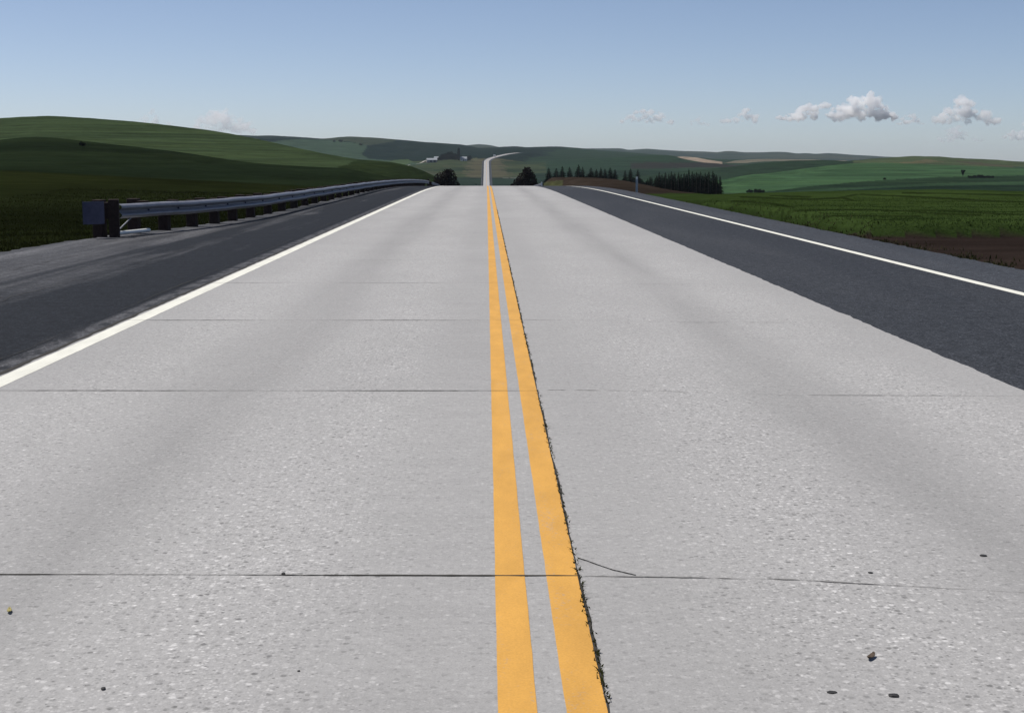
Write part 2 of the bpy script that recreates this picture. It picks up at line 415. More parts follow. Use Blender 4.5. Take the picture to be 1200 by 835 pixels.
LAY.append((cst(2700.), curve(4, (-700, 172), (200, 168), (300, 171), (400, 178), (480, 183), (530, 182), (560, 180.5), (585, 179.5), (605, 179), (620, 182), (650, 184), (700, 184.6), (730, 184.4), (760, 183.8), (780, 183.4), (800, 187), (820, 189),
                  (860, 190.5), (900, 190), (960, 189.6), (1000, 191), (1100, 189), (1200, 193), (1900, 197))))
L_SKY = len(LAY)
LAY.append((curve(20, (-700, 3600), (400, 3300), (600, 3700), (1900, 3700)),
            curve(3, (-700, 162), (200, 160), (280, 158.3), (300, 159.2), (320, 159), (345, 160.3), (380, 162.8), (395, 161.2), (410, 160), (440, 161.5), (470, 164), (500, 166.7), (540, 169.4), (550, 171), (560, 173.4), (580, 173), (590, 172),
                  (600, 171.6), (610, 171.8), (616, 172.8), (630, 172.2), (655, 171.7), (680, 173.7), (700, 176), (730, 178), (780, 182), (800, 183.6), (840, 186.5), (860, 187), (900, 186.3), (960, 187.3), (1000, 189), (1050, 190), (1200, 192), (1900, 196))))
LAY.append((cst(4700.), curve(6, (-700, 168), (280, 164), (400, 166), (500, 172), (560, 176), (600, 175.5), (655, 175.5), (700, 179), (780, 183.5), (840, 188), (960, 188), (1050, 190), (1200, 192), (1900, 196))))
LAY.append((curve(15, (-700, 7000), (600, 6600), (740, 7600), (900, 6800), (1000, 7400), (1900, 7000)),
            curve(2.5, (-700, 165), (200, 163), (400, 168), (520, 172), (548, 170.4), (556, 169.3), (565, 169), (576, 170.4), (590, 173.5), (640, 173), (660, 173.2), (680, 174), (700, 174), (728, 173.8), (735, 175.8), (745, 175.2), (757, 174.2),
                  (780, 176), (800, 177), (825, 177.6), (840, 178.5), (850, 177), (860, 177.2), (870, 178.5), (890, 178.6), (910, 177.9), (925, 178.5), (932, 180), (945, 179.4), (955, 180.5), (970, 179.4), (985, 180.3), (1000, 181.5),
                  (1020, 182.5), (1035, 183.6), (1070, 184.6), (1150, 187.6), (1200, 189.4), (1900, 191))))
LAY.append((cst(9500.), curve(10, (-700, 168), (400, 172), (600, 176), (800, 180), (1000, 184.5), (1200, 191), (1900, 193))))
LAY.append((cst(12500.), curve(10, (-700, 170), (400, 176), (600, 180), (800, 184), (1000, 188), (1200, 193), (1900, 195))))
LD = np.log(np.array([a for a, b in LAY])); LY = np.array([b for a, b in LAY])     # (nk, nx)
_h = np.diff(LD, axis=0); _d = np.diff(LY, axis=0) / _h
LM = np.zeros_like(LY)
_w1 = 2 * _h[1:] + _h[:-1]; _w2 = _h[1:] + 2 * _h[:-1]
with np.errstate(divide='ignore', invalid='ignore'):
    _hm = (_w1 + _w2) / (_w1 / _d[:-1] + _w2 / _d[1:])
LM[1:-1] = np.where(_d[:-1] * _d[1:] > 0, _hm, 0); LM[0] = _d[0]; LM[-1] = _d[-1]

def sst(t): t = np.clip(t, 0, 1); return t * t * (3 - 2 * t)
_wv = [(math.cos(a), math.sin(a), k, ph) for a, k, ph in [(RNG.uniform(0, 6.28), kk, RNG.uniform(0, 6.28)) for kk in (1, 1.37, 1.9, 2.6, 3.3, 4.4, 5.7, 7.1)]]
def wavy(X, Y, L):
    s = 0
    for a, b, k, ph in _wv: s = s + np.sin((X * a + Y * b) * k * 6.283 / L + ph + 1.3 * np.sin((X * b - Y * a) * k * 2.9 / L + ph * 2)) / k ** .8
    return s / 3

def xpix(X, Y):
    lat = X * cp - Y * sp; fw = X * sp + Y * cp
    az = np.arctan2(lat, fw)
    lim = R(36)
    xf = CX + FX * np.tan(np.clip(az, -lim, lim))
    xl, xr = CX - FX * math.tan(lim), CX + FX * math.tan(lim)
    back = np.abs(az) > lim
    # behind: run smoothly from the right profile round to the left one
    aa = np.where(az > 0, az, az + 2 * math.pi)
    tb = np.clip((aa - lim) / (2 * math.pi - 2 * lim), 0, 1)
    x = np.where(back, xr + (xl - xr) * sst(tb), xf)
    D = np.hypot(lat, fw) * np.maximum(np.cos(az), math.cos(lim))
    return np.clip(x, XS[0], XS[-1]), np.maximum(D, .5)

def natural(X, Y):
    x, D = xpix(X, Y); u = np.log(np.clip(D, 2.01, 12499))
    fx = (x - XS[0]) / 2.0; i0 = np.clip(fx.astype(int), 0, len(XS) - 2); ft = fx - i0
    col = lambda A, k: A[k, i0] * (1 - ft) + A[k, i0 + 1] * ft
    y = np.zeros_like(u); seg = np.zeros(u.shape, int)
    for k in range(len(LAY) - 1):
        a, b = col(LD, k), col(LD, k + 1)
        m = (u >= a) & (u <= b) if k == 0 else (u > a) & (u <= b)
        if not m.any(): continue
        h = (b - a); t = np.clip((u - a) / h, 0, 1)
        yy = ((1 + 2 * t) * (1 - t) ** 2 * col(LY, k) + t * (1 - t) ** 2 * h * col(LM, k) + t * t * (3 - 2 * t) * col(LY, k + 1) + t * t * (t - 1) * h * col(LM, k + 1))
        y = np.where(m, yy, y); seg = np.where(m, k, seg)
    z = H - (y - HZ) * D / FY
    return x, D, y, z, seg

CROP_Y = 34.8
def terrain(X, Y):
    """ground height and parameters at world X, Y (arrays)"""
    X = np.asarray(X, float); Y = np.asarray(Y, float)
    x, D, y, z, seg = natural(X, Y)
    z = z + wavy(X, Y, 9) * .05 * sst((D - 20) / 20) + wavy(X, Y, 90) * np.minimum(D * .0004, .5)
    d = X - xc(Y)
    e = np.maximum(0, np.maximum(-d - EL(Y), d - ER(Y)) - 4.0 * sst((Y - 300) / 400))
    # standing crop in the field beyond the bare headland
    crop = sst((Y - CROP_Y - .25 * wavy(X, Y, 6)) / .5) * sst((X - 9.3 - .3 * wavy(X, Y, 5)) / .6) * (1 - sst((D - 46) / 40)) * sst((x - 700) / 100)
    z = z + crop * .38
    bl = np.where(d > 0, 1.6 + 4 * sst((Y - 60) / 60), 3.0 + 5 * sst((Y - 60) / 80)) + 14 * sst((Y - 400) / 400)
    t = sst(e / bl)
    zz = (zr(Y) - .28) * (1 - t) + z * t
    inroad = (Y < 2750)
    zz = np.where(inroad, zz, z)
    return zz, x, D, y, seg, e, crop, t
def gz(X, Y): return float(terrain(np.array([X]), np.array([Y]))[0][0])
def gpt(x, D):
    X, Y = at(x, D); return Vector((X, Y, gz(X, Y)))

def inpoly(x, y, P):
    r = np.zeros(x.shape, bool); n = len(P); j = n - 1
    for i in range(n):
        xi, yi = P[i]; xj, yj = P[j]
        c = ((yi > y) != (yj > y)) & (x < (xj - xi) * (y - yi) / (yj - yi + 1e-9) + xi)
        r ^= c; j = i
    return r
def pldist(x, y, P, sy=1.0):
    d = np.full(x.shape, 1e9)
    for (x0, y0), (x1, y1) in zip(P[:-1], P[1:]):
        dx, dy = x1 - x0, (y1 - y0) * sy
        t = np.clip(((x - x0) * dx + (y - y0) * sy * dy) / (dx * dx + dy * dy + 1e-9), 0, 1)
        d = np.minimum(d, np.hypot(x - x0 - t * dx, (y - y0) * sy - t * dy))
    return d

def field_colour(X, Y, x, D, y, seg, e, crop):
    C = np.zeros(X.shape + (3,))
    def put(mask, c): C[mask] = c
    put(seg >= 0, (.03, .05, .022))
    left = x < 560; right = x > 600
    olive = (.0130, .0175, .0062); dgreen = (.0115, .019, .009); hill = (.038, .058, .0275)
    near_g = (.032, .053, .015); dark_g = (.015, .031, .017); bright = (.038, .080, .038)
    # left hill
    put(left & (seg < L_N1), olive)
    put(left & (seg >= L_N1) & (seg < L_N2), dgreen)
    put(left & (seg >= L_N2) & (seg < L_N3), hill)
    put(left & (x + 4 * wavy(X, Y, 40) > 395 + (197 - y) * 2.6) & (seg >= L_N2) & (seg < L_N3), (.019, .030, .012))
    put(left & (seg >= L_N3) & (seg < L_R2), hill)
    # right near
    put(right & (seg < L_HUMP + 1), near_g)
    put(right & (seg >= L_HUMP + 1) & (seg < L_N3), (.03, .055, .02))
    hb = 610 + 0 * x
    put((x > hb) & (x < 838) & (seg >= L_N1) & (seg <= L_HUMP + 0) & (y < np.interp(x, [600, 746, 790, 838], [235, 227.6, 226.6, 226.5]) + .6 * wavy(X, Y, 12)), (.036, .028, .0225))
    put((x > hb) & (x < 838) & (seg == L_HUMP), (.036, .028, .0225))
    put((x > 600) & (x < 660) & (seg >= L_N1) & (seg <= L_HUMP) & (y > 213 - (x - 640) * .1 + wavy(X, Y, 20)), (.055, .06, .03))
    soil = right & (X > 7.5) & (crop < .1) & (Y < CROP_Y + 2)
    put(soil, (.032, .0235, .0205))
    # dry verge next to the asphalt
    vg = right & (e < .75 + .35 * wavy(X, Y, 4)) & (D < 240); put(vg, (.045, .044, .026))
    vgg = right & (e < 1.1 + .5 * wavy(X, Y, 7)) & (Y > CROP_Y) & (D < 240); put(vgg, (.026, .042, .011))
    vl = (x < 560) & (e < 1.0 + .5 * wavy(X, Y, 5)) & (D < 30); put(vl, (.055, .055, .06))
    # dark furrows through the near crop
    for P in ([(900, 250), (940, 247), (1000, 246.4), (1050, 247), (1090, 250), (1150, 252)], [(915, 257), (945, 254.5), (990, 253), (1050, 253.5), (1080, 254)],
              [(870, 231), (905, 232), (950, 233.6), (985, 232), (1005, 228)], [(905, 229.5), (950, 231)], [(990, 232), (1003, 235.5)], [(1040, 248), (1100, 247), (1200, 252)],
              [(1010, 228), (1100, 232), (1200, 237)], [(1060, 226), (1200, 229)], [(860, 236), (900, 238), (930, 243)]):
        w = pldist(x, y + .5 * wavy(X, Y, 15), P, 3.0) / 3.0
        m = right & (seg < L_HUMP + 1) & (w < .9); put(m, (.017, .027, .008))
    # bright mid hill
    r2 = right & (x > 800) & (seg >= L_N3) & (seg <= L_R2); put(r2, bright)
    bd1 = np.interp(x, [880, 910, 940, 960, 1020, 1060, 1100, 1200, 1500], [226, 223.5, 219.5, 217.5, 212, 209.7, 207.5, 205.8, 204])
    bd2 = np.interp(x, [900, 960, 1020, 1100, 1200, 1500], [226, 222, 218.6, 214.5, 212.6, 211])
    bd3 = np.interp(x, [900, 960, 1020, 1100, 1200, 1500], [228, 225, 221, 217.7, 217, 216])
    put(r2 & (y > bd1), dark_g); put(r2 & (y > bd2), (.026, .052, .027)); put(r2 & (y > bd3), (.011, .024, .014))
    put((seg == L_R2) & (x > 800), bright)
    mid = (seg >= L_R2) & (seg < L_R3B) & (x > 620); put(mid, dark_g)
    # right hill of mixed grass
    rh = (x > 1000) & (seg >= L_R2) & (seg <= L_R3B); put(rh, (.052, .070, .036))
    put(rh & (y > np.interp(x, [1000, 1060, 1120, 1200], [191, 196, 196, 195]) + 1.0 * wavy(X, Y, 160)), (.022, .045, .028))
    tb = inpoly(x, y + .8 * wavy(X, Y, 120), [(1040, 195), (1050, 191.5), (1085, 187), (1110, 189), (1070, 192), (1052, 195.5)]); put(rh & tb, (.085, .082, .048))
    tb = inpoly(x, y + .8 * wavy(X, Y, 120), [(1120, 189), (1150, 190.5), (1180, 194), (1200, 196), (1165, 196), (1135, 192)]); put(rh & tb, (.058, .058, .038))
    # far centre slope
    fc = (seg >= L_R3B - 1) & (seg <= L_R3A) & (x > 420) & (x < 700)
    g = wavy(X, Y, 260)
    put(fc, (.038, .052, .027))
    put(fc & (g > .25), (.022, .036, .020)); put(fc & (g < -.55), (.052, .055, .034))
    put(fc & (x + 26 * wavy(X, Y, 300) > 640), (.025, .044, .026))
    dv = np.abs(X - xc(Y))
    put(fc & (dv < 28 + 14 * wavy(X, Y, 70)) & (y < 210), (.068, .066, .042))
    put(fc & (y > 208 + .8 * g), (.014, .028, .019))
    put(fc & (np.abs(y - 208.4) < .45) & (x > 590), (.085, .10, .085))
    tb = inpoly(x, y, [(586, 180.5), (592, 176.5), (604, 178.6), (600, 180)]); put(tb & (seg >= L_R3A) & (seg <= L_SKY), (.085, .09, .05))
    # upper left far hills
    uf = (seg >= L_R3A) & (seg < L_SKY); xx_ = x + 22 * wavy(X, Y, 400) + (y - 180) * 3; put(uf & (xx_ < 640), (.009, .019, .017)); put(uf & (xx_ >= 640), (.018, .036, .023))
    put((seg == L_R3B) & (x > 620), (.012, .026, .017))
    ra = (seg == L_R3A - 1) & (x > 640) & (x < 900); put(ra, (.018, .038, .023))
    put(ra & (y > 190.5) & (x > 740) & (y < 197 - (x - 790) * .02), (.024, .024, .022))
    far_l = (seg >= L_R3B - 1) & (seg <= L_SKY) & (x < 560)
    put(far_l & inpoly(x, y, [(290, 172), (330, 164.5), (350, 163.2), (382, 164), (410, 166.5), (431, 171), (424, 181), (432, 186), (470, 189), (505, 192), (400, 200), (300, 192)]), (.036, .062, .042))
    put(far_l & inpoly(x, y + .5 * g, [(378, 163.2), (395, 160), (420, 158), (470, 163), (455, 167), (432, 171), (410, 166)]), (.034, .046, .032))
    put(far_l & inpoly(x, y, [(452, 190), (462, 187.5), (478, 186.5), (484, 190), (474, 193)]), (.052, .082, .038))
    put(far_l & inpoly(x, y, [(553, 185.5), (567, 183.5), (572, 188), (560, 189)]), (.07, .075, .046))
    put(far_l & (y < 162) & (x < 372), (.018, .028, .026))
    # pale stubble
    hs = (seg >= L_R3A) & (seg <= L_SKY + 2)
    put(hs & inpoly(x, y, [(790, 184.2), (800, 183.4), (815, 184.4), (830, 187.4), (846, 189.6), (846, 192), (815, 190), (798, 187)]), (.26, .21, .165))
    put(hs & inpoly(x, y + .3 * wavy(X, Y, 300), [(848, 191), (862, 188.2), (885, 186.4), (930, 186), (965, 187.5), (900, 189), (870, 191)]), (.13, .12, .09))
    put(hs & inpoly(x, y, [(972, 186.9), (985, 187.6), (1012, 190.2), (1016, 192.5), (985, 191)]), (.36, .30, .23))
    # far ridges, split into big fields
    fr = seg > L_SKY
    q = wavy(X, Y, 1500)
    put(fr, (.024, .038, .030)); put(fr & (q > .25), (.036, .046, .034)); put(fr & (q < -.5), (.014, .027, .023))
    # beyond the sides and behind: plain crop
    return C

def build_ground():
    fine = np.arange(-25, 25.001, .06); mid1 = np.arange(-40, -25, .5); mid2 = np.arange(25.5, 40.01, .5); co = np.arange(42, 318.01, 3.0)
    az = np.radians(np.concatenate([mid1, fine, mid2, co]))
    rr = [2.2]
    while rr[-1] < 12450:
        r = rr[-1]; rr.append(r * (1.011 if (r < 25 or r > 3700) else (1.0065 if r < 115 else 1.009)))
    rr = np.array(rr)
    A, Rr = np.meshgrid(az, rr, indexing='ij')
    X = Rr * np.sin(A + PSI); Y = Rr * np.cos(A + PSI)
    zz, x, D, y, seg, e, crop, t = terrain(X, Y)
    yv = HZ + (H - zz) * FY / D
    C = field_colour(X, Y, x, D, yv, seg, e, crop)
    P = np.stack([X, Y, zz], -1)
    n, m = X.shape
    V = np.concatenate([P.reshape(-1, 3), [[0, 0, -.3]]])
    idx = np.arange(n * m).reshape(n, m); nx = np.roll(idx, -1, axis=0)
    f = np.stack([idx[:, :-1], idx[:, 1:], nx[:, 1:], nx[:, :-1]], -1).reshape(-1, 4)[:, ::-1]
    o = np_obj('ground', V, f, M['ground'], None, True)
    a = o.data.attributes.new('albedo', 'FLOAT_COLOR', 'POINT')
    c4 = np.ones((len(V), 4), np.float32); c4[:-1, :3] = C.reshape(-1, 3); c4[-1, :3] = .03
    a.data.foreach_set('color', c4.ravel())
    tag(o, kind='structure')
    return zz
zz_all = build_ground()
ZMIN, ZMAX = float(zz_all.min()), float(zz_all.max())

# ------------------------------------------------------------------ road sheets
def ystations(y0, y1, s0=.12):
    ys = [y0]
    while ys[-1] < y1:
        y = ys[-1]; ys.append(y + (s0 if 2 < y < 25 else (.3 if -5 < y < 60 else (1.5 if y < 300 else 6.0))) )
    ys[-1] = y1
    return np.array(ys)
def strip(name, xl, xr, y0, y1, dz, mat, parent=None, skirt=(0, 0), jit=0.0, s0=.12, smooth=True):
    Y = ystations(y0, y1, s0); n = len(Y)
    L = (xl(Y) if callable(xl) else np.full(n, xl)); Rr = (xr(Y) if callable(xr) else np.full(n, xr))
    cx = xc(Y); Z = zr(Y) + dz * (1 + Y.clip(0) * .012 if dz > 0 else 1)
    if jit:
        jl = jit if hasattr(jit, '__len__') else (jit, jit)
        L = L + RNG.normal(0, 1, n) * jl[0] * .5 + jl[0] * wavy(Y * 0, Y, 1.1); Rr = Rr + RNG.normal(0, 1, n) * jl[1] * .5 + jl[1] * wavy(Y * 0 + 9, Y, 1.3)
    cols = []
    if skirt[0]: cols.append((L - skirt[0], Z - .4))
    cols += [(L, Z), (Rr, Z)]
    if skirt[1]: cols.append((Rr + skirt[1], Z - .4))
    # bend direction: offsets across the path
    dirx = np.gradient(cx, Y); nrm = np.sqrt(1 + dirx ** 2)
    P = np.stack([np.stack([cx + a / nrm, Y - a * dirx / nrm, z], -1) for a, z in cols], 1)[:, ::-1]
    return grid_obj(name, P, mat, parent, smooth)
Y0, Y1 = -60.0, 2650.0
road = tag(strip('road', -3.72, lambda Y: 3.80 + 0 * Y, Y0, Y1, 0.0, M['concrete'], None, jit=(.003, .011)), kind='structure')
sh = tag(strip('road_shoulder', lambda Y: -EL(Y), -3.69, Y0, Y1, -.012, M['asphalt_old'], None, skirt=(.45, 0), jit=(.10, 0)), kind='structure')
tl = tag(strip('turn_lane', 3.72, lambda Y: ER(Y), Y0, Y1, -.006, M['asphalt_new'], None, skirt=(0, .5), jit=(0, .035)), kind='structure')
strip('centre_line', .030, .146, Y0, Y1, .0014, M['yellow'], road, jit=.0011)
strip('centre_line', .230, .352, Y0, Y1, .0014, M['yellow'], road, jit=.0011)
strip('edge_line', -3.66, -3.49, Y0, Y1, .0014, M['white'], road, jit=.002)
strip('edge_line', 6.52, 6.67, Y0, 190, .0014 - .006, M['white'], tl, jit=.0015)
# far part of the painted edge, seen from the air only
strip('longitudinal_joint', .3515, lambda Y: .360 + .003 * np.sin(Y * 3), 1.0, 120, .0026, M['joint'], road, jit=(.0015, .0035), s0=.05)
strip('shoulder_gap', -3.735, -3.69, 1.0, 120, .0024, M['joint'], road, jit=.010)

def crack(mb, pts, w, seed, n=90, z=.0026, gaps=-2.0):
    rg = np.random.default_rng(seed)
    pts = np.array(pts, float); s = np.concatenate([[0], np.cumsum(np.hypot(*np.diff(pts, axis=0).T))])
    q = np.linspace(0, s[-1], n); px = np.interp(q, s, pts[:, 0]); py = np.interp(q, s, pts[:, 1]) + np.cumsum(rg.normal(0, .0012, n)) * .6
    ww = w * (.45 + .55 * rg.random(n)) * (.6 + .4 * np.sin(q * 3 + seed))
    ww = ww * np.clip((wavy(px * 0 + seed * 7, px, 1.1) + .4 * rg.normal(0, 1, n) - gaps) * 2, 0.02, 1)
    vs = []; fs = []
    for i in range(n):
        vs += [(px[i], py[i] - ww[i] / 2, zr(py[i]) + z), (px[i], py[i] + ww[i] / 2, zr(py[i]) + z)]
    for i in range(n - 1): fs.append((2 * i, 2 * i + 2, 2 * i + 3, 2 * i + 1))
    mb.add(vs, fs)
mj = MB(); mf = MB()
for i in range(-2, 16):
    y = 5.42 + 4.52 * i
    wl = {0: .022, 1: .026, 2: .03, 3: .022}.get(i, .018)
    crack(mj if i <= 3 else mf, [(-3.7, y + .06), (-1.5, y + .02), (.36, y - .02)], wl, 10 + i)
    yr = y + (-.16 if i == 0 else -.1)
    crack(mf, [(.38, yr + .12), (1.2, yr + .06), (2.1, yr - .14), (3.78, yr - .2)], .018, 50 + i, gaps=-.55)
for P, w in (([(676.5, 653.5), (687, 657), (700, 662), (718, 668), (745, 674)], .018),):
    crack(mj, [tuple(pxg(*p)[:2]) for p in P], w, 90, 40)
mj.build('transverse_joint', M['joint'], road); mf.build('transverse_joint', M['faint'], road)

# rough crumbling edge cracks on the old shoulder
ms = MB(); rg = np.random.default_rng(3)
def longcrack(mb, x0, y0, y1, w, seed, drift=.02):
    rg = np.random.default_rng(seed); Y = np.arange(y0, y1, .18); n = len(Y)
    Xc = x0 + np.cumsum(rg.normal(0, drift, n)); ww = w * (.15 + .85 * rg.random(n)) * (.55 + .45 * np.sin(Y * .7 + seed))
    vs = []; fs = []
    for i in range(n): vs += [(Xc[i] - ww[i], Y[i], zr(Y[i]) - .004), (Xc[i] + ww[i], Y[i], zr(Y[i]) - .004)]
    for i in range(n - 1): fs.append((2 * i, 2 * i + 1, 2 * i + 3, 2 * i + 2))
    mb.add(vs, fs)
longcrack(ms, -4.0, 6, 70, .011, 1, .010); longcrack(ms, -5.7, 12, 60, .008, 2, .02); longcrack(ms, -7.0, 14, 50, .009, 4, .03)
ms.build('shoulder_crack', M['joint'], sh)

# ------------------------------------------------------------------ blades (grass as stuff)
def blades(name, PX, PY, PZ, h, w, mat, lean=.5, tone=None):
    n = len(PX); a = RNG.uniform(0, 2 * math.pi, n); hh = h * RNG.uniform(.5, 1.2, n); ww = w * RNG.uniform(.6, 1.3, n)
    b = RNG.uniform(0, 2 * math.pi, n); ln = hh * lean * RNG.uniform(.2, 1.0, n)
    dx, dy = np.cos(a) * ww / 2, np.sin(a) * ww / 2
    v0 = np.stack([PX - dx, PY - dy, PZ], -1); v1 = np.stack([PX + dx, PY + dy, PZ], -1)
    mx, my = PX + np.cos(b) * ln * .35, PY + np.sin(b) * ln * .35
    v2 = np.stack([mx + dx * .7, my + dy * .7, PZ + hh * .6], -1); v3 = np.stack([mx - dx * .7, my - dy * .7, PZ + hh * .6], -1)
    v4 = np.stack([PX + np.cos(b) * ln, PY + np.sin(b) * ln, PZ + hh], -1)
    V = np.stack([v0, v1, v2, v3, v4], 1).reshape(-1, 3); i = np.arange(n) * 5
    f = np.concatenate([np.stack([i, i + 1, i + 2], -1), np.stack([i, i + 2, i + 3], -1), np.stack([i + 3, i + 2, i + 4], -1)])
    o = np_obj(name, V, f, mat)
    at_ = o.data.attributes.new('tone', 'FLOAT', 'POINT')
    tn = RNG.random(n) if tone is None else tone
    at_.data.foreach_set('value', np.repeat(tn, 5).astype(np.float32))
    return o
# left bank
n = 110000
Yg = 10 + 70 * RNG.random(n) ** 1.5; Xg = -EL(Yg) - .35 - 16 * RNG.random(n) ** 1.6
Zg, xg, *_ = terrain(Xg, Yg); k = xg > -450
tag(blades('grass', Xg[k], Yg[k], Zg[k] - .02, .09, .026, mat_blade('bank_grass', (.0125, .0148, .0052), (.0235, .027, .010), .4), tone=np.clip(.5 + .35 * wavy(Xg[k], Yg[k], 7) + RNG.normal(0, .2, k.sum()), 0, 1)), kind='stuff')
# right crop
n = 120000
Yg = CROP_Y + .1 + 55 * RNG.random(n) ** 1.7; Xg = 9.4 + 26 * RNG.random(n)
Zg, xg, D_, y_, sg, e_, cr, t_ = terrain(Xg, Yg); k = (xg < 1260) & (RNG.random(n) < cr * 1.6)
tag(blades('crop', Xg[k], Yg[k], Zg[k] - .03, .062, .022, mat_blade('young_crop', (.030, .050, .014), (.046, .074, .023), .45), .9, tone=np.clip(.45 + .25 * wavy(Xg[k], Yg[k], 8) + RNG.normal(0, .2, k.sum()), 0, 1)), kind='stuff')
# dry verge beside the newer asphalt
n = 36000
Yg = 17 + 75 * RNG.random(n) ** 1.4; Xg = ER(Yg) + .3 + np.abs(RNG.normal(0, .5, n))
Zg, xg, *_ = terrain(Xg, Yg); k = (wavy(Xg, Yg, 3) > -.15) & (xg < 1300) & (xg > 600)
tag(blades('verge_grass', Xg[k], Yg[k], Zg[k] - .02, .10, .03, mat_blade('dry_verge_grass', (.018, .026, .008), (.085, .075, .042)), .9), kind='stuff')
# weeds rooted in the slab joint
n = 2600
Yg = 3.2 + 45 * RNG.random(n) ** 1.3; dens = wavy(Yg * 0 + 3, Yg, .9) + .5 * wavy(Yg * 0, Yg, 5); k = dens > -.35; Yg = Yg[k]
Xg = .357 + RNG.normal(.001, .006, len(Yg))
tag(blades('weeds', Xg, Yg, zr(Yg) + .002, .012, .0065, mat_blade('joint_weeds', (.022, .024, .009), (.075, .080, .030)), 2.2), kind='stuff')

# ------------------------------------------------------------------ guardrail
def railpath(pts):
    P = np.array(pts, float); Yq = np.linspace(P[0, 0], P[-1, 0], 1600)
    Xq = pchip(P[:, 0], P[:, 1], Yq); s = np.concatenate([[0], np.cumsum(np.hypot(np.diff(Xq), np.diff(Yq)))])
    return lambda d: (np.interp(d, s, Xq), np.interp(d, s, Yq)), s[-1]
WPROF = [(0.0, .160), (.028, .152), (.062, .136), (.082, .116), (.090, .096), (.091, .080), (.086, .066), (.040, .032), (.004, .012), (0.0, 0), (.004, -.012), (.040, -.032), (.086, -.066), (.091, -.080), (.090, -.098), (.066, -.126), (.026, -.150), (0, -.158)]
def RH(Y): return pchip([0, 31, 41, 62, 100, 130, 152, 160, 1e4], [.53, .53, .485, .425, .345, .41, .52, .53, .53], Y)
def wbeam(path, d0, d1, step, zc_, side, name, parent, wob=.006):
    """ribbed beam swept along the path; its corrugations face the road (side = +1: road on +X)"""
    n = max(2, int((d1 - d0) / step) + 1); ds = np.linspace(d0, d1, n); prof = WPROF
    tk = .007
    outer = prof; inner = [(a - tk, b) for a, b in prof[::-1]]
    ring = outer + inner; m = len(ring)
    vs = []; fs = []
    for i, d in enumerate(ds):
        x, y = path(d); x2, y2 = path(min(d + .1, d1)); x1, y1 = path(max(d - .1, d0))
        tx, ty = x2 - x1, y2 - y1; L = math.hypot(tx, ty); nx, ny = ty / L * side, -tx / L * side
        wz = wob * math.sin(d * .9) + wob * .6 * math.sin(d * 2.3 + 1)
        for a, b in ring:
            vs.append((x + nx * (a + .02), y + ny * (a + .02), float(zr(y)) + zc_ - .53 + float(RH(y)) + b + wz))
    for i in range(n - 1):
        for k in range(m):
            fs.append((i * m + k, i * m + (k + 1) % m, (i + 1) * m + (k + 1) % m, (i + 1) * m + k))
    fs.append(tuple(range(m))[::-1]); fs.append(tuple((n - 1) * m + k for k in range(m)))
    o = mesh_obj(name, vs, fs, M['galv'], parent)
    bm = bmesh.new(); bm.from_mesh(o.data); bmesh.ops.recalc_face_normals(bm, faces=bm.faces); bm.to_mesh(o.data); bm.free()
    return o
gp, glen = railpath([(30.6, -8.22), (33, -7.66), (35, -7.25), (38, -6.88), (41.5, -6.65), (46, -6.55), (53, -6.5), (85, -6.3), (153, -6.2)])
g = empty('guardrail', (-8.2, 30.6, gz(-8.2, 30.6)))
tag(g, 'long galvanised steel guardrail on dark timber posts along the old shoulder', 'guardrail')
GOFF = Vector(g.location)
def under(o, root):
    o.parent = root; o.matrix_parent_inverse = root.matrix_world.inverted() if False else Matrix.Translation(-Vector(root.location)); return o
under(wbeam(gp, 0.74, glen, .45, .53, 1, 'rail', None), g)
pos = [.55, 2.15, 3.75, 5.6, 7.5, 9.4]
d = 11.8
while d < glen - 1: pos.append(d); d += 2.9
for i, d in enumerate(pos):
    x, y = gp(d); x2, y2 = gp(d + .1); rz = math.atan2(y2 - y, x2 - x) - math.pi / 2
    dh = float(RH(y)) - .53; hgt = (.80 if i < 2 else .69) + random.uniform(-.02, .02) + dh; zb = gz(x - .25, y)
    zrd = float(zr(y)); zb = min(zb, zrd - .3) - .12
    p = MB(); cx_, cy_ = x - .33 * math.cos(rz), y - .33 * math.sin(rz)
    p.box((cx_, cy_, (zb + zrd + hgt) / 2), (.235, .215, zrd + hgt - zb), rz + random.uniform(-.04, .04), .008)
    po = under(p.build('post', M['wood'], None), g)
    b = MB(); b.box((x - .11 * math.cos(rz), y - .11 * math.sin(rz), zrd + dh + .555 + random.uniform(-.01, .01)), (.235, .19, .36), rz, .006)
    if i < 16:
        q = MB(); nx_, ny_ = math.cos(rz), math.sin(rz); q.tube([(x + nx_ * .02, y + ny_ * .02, zrd + dh + .53), (x + nx_ * .058, y + ny_ * .058, zrd + dh + .53)], .022, 6); under(q.build('bolt', M['galv_dark']), g)
    bo = b.build('blockout', M['wood'], None); bo.parent = po; bo.matrix_parent_inverse = Matrix.Identity(4)
x, y = gp(glen); p = MB(); p.box((x - .02, y + .12, float(zr(y)) + .15), (.24, .22, 1.5), 0, .01); under(p.build('end_post', M['wood']), g)
gp3, gl3 = railpath([(162, -6.25), (180, -6.3), (205, -6.7)])
g3 = empty('guardrail', (-6.25, 162, gz(-6.25, 162)))
tag(g3, 'next guardrail run dropping away past the crest, before the round dark tree', 'guardrail')
under(wbeam(gp3, 0, gl3, .6, .53, 1, 'rail', None), g3)
for d in np.arange(.4, gl3 - .3, 3.0):
    x, y = gp3(d); p = MB(); zb = gz(x - .3, y) - .1
    p.box((x - .15, y, (zb + float(zr(y)) + .7) / 2), (.25, .18, float(zr(y)) + .7 - zb), 0, .008); under(p.build('post', M['wood']), g3)
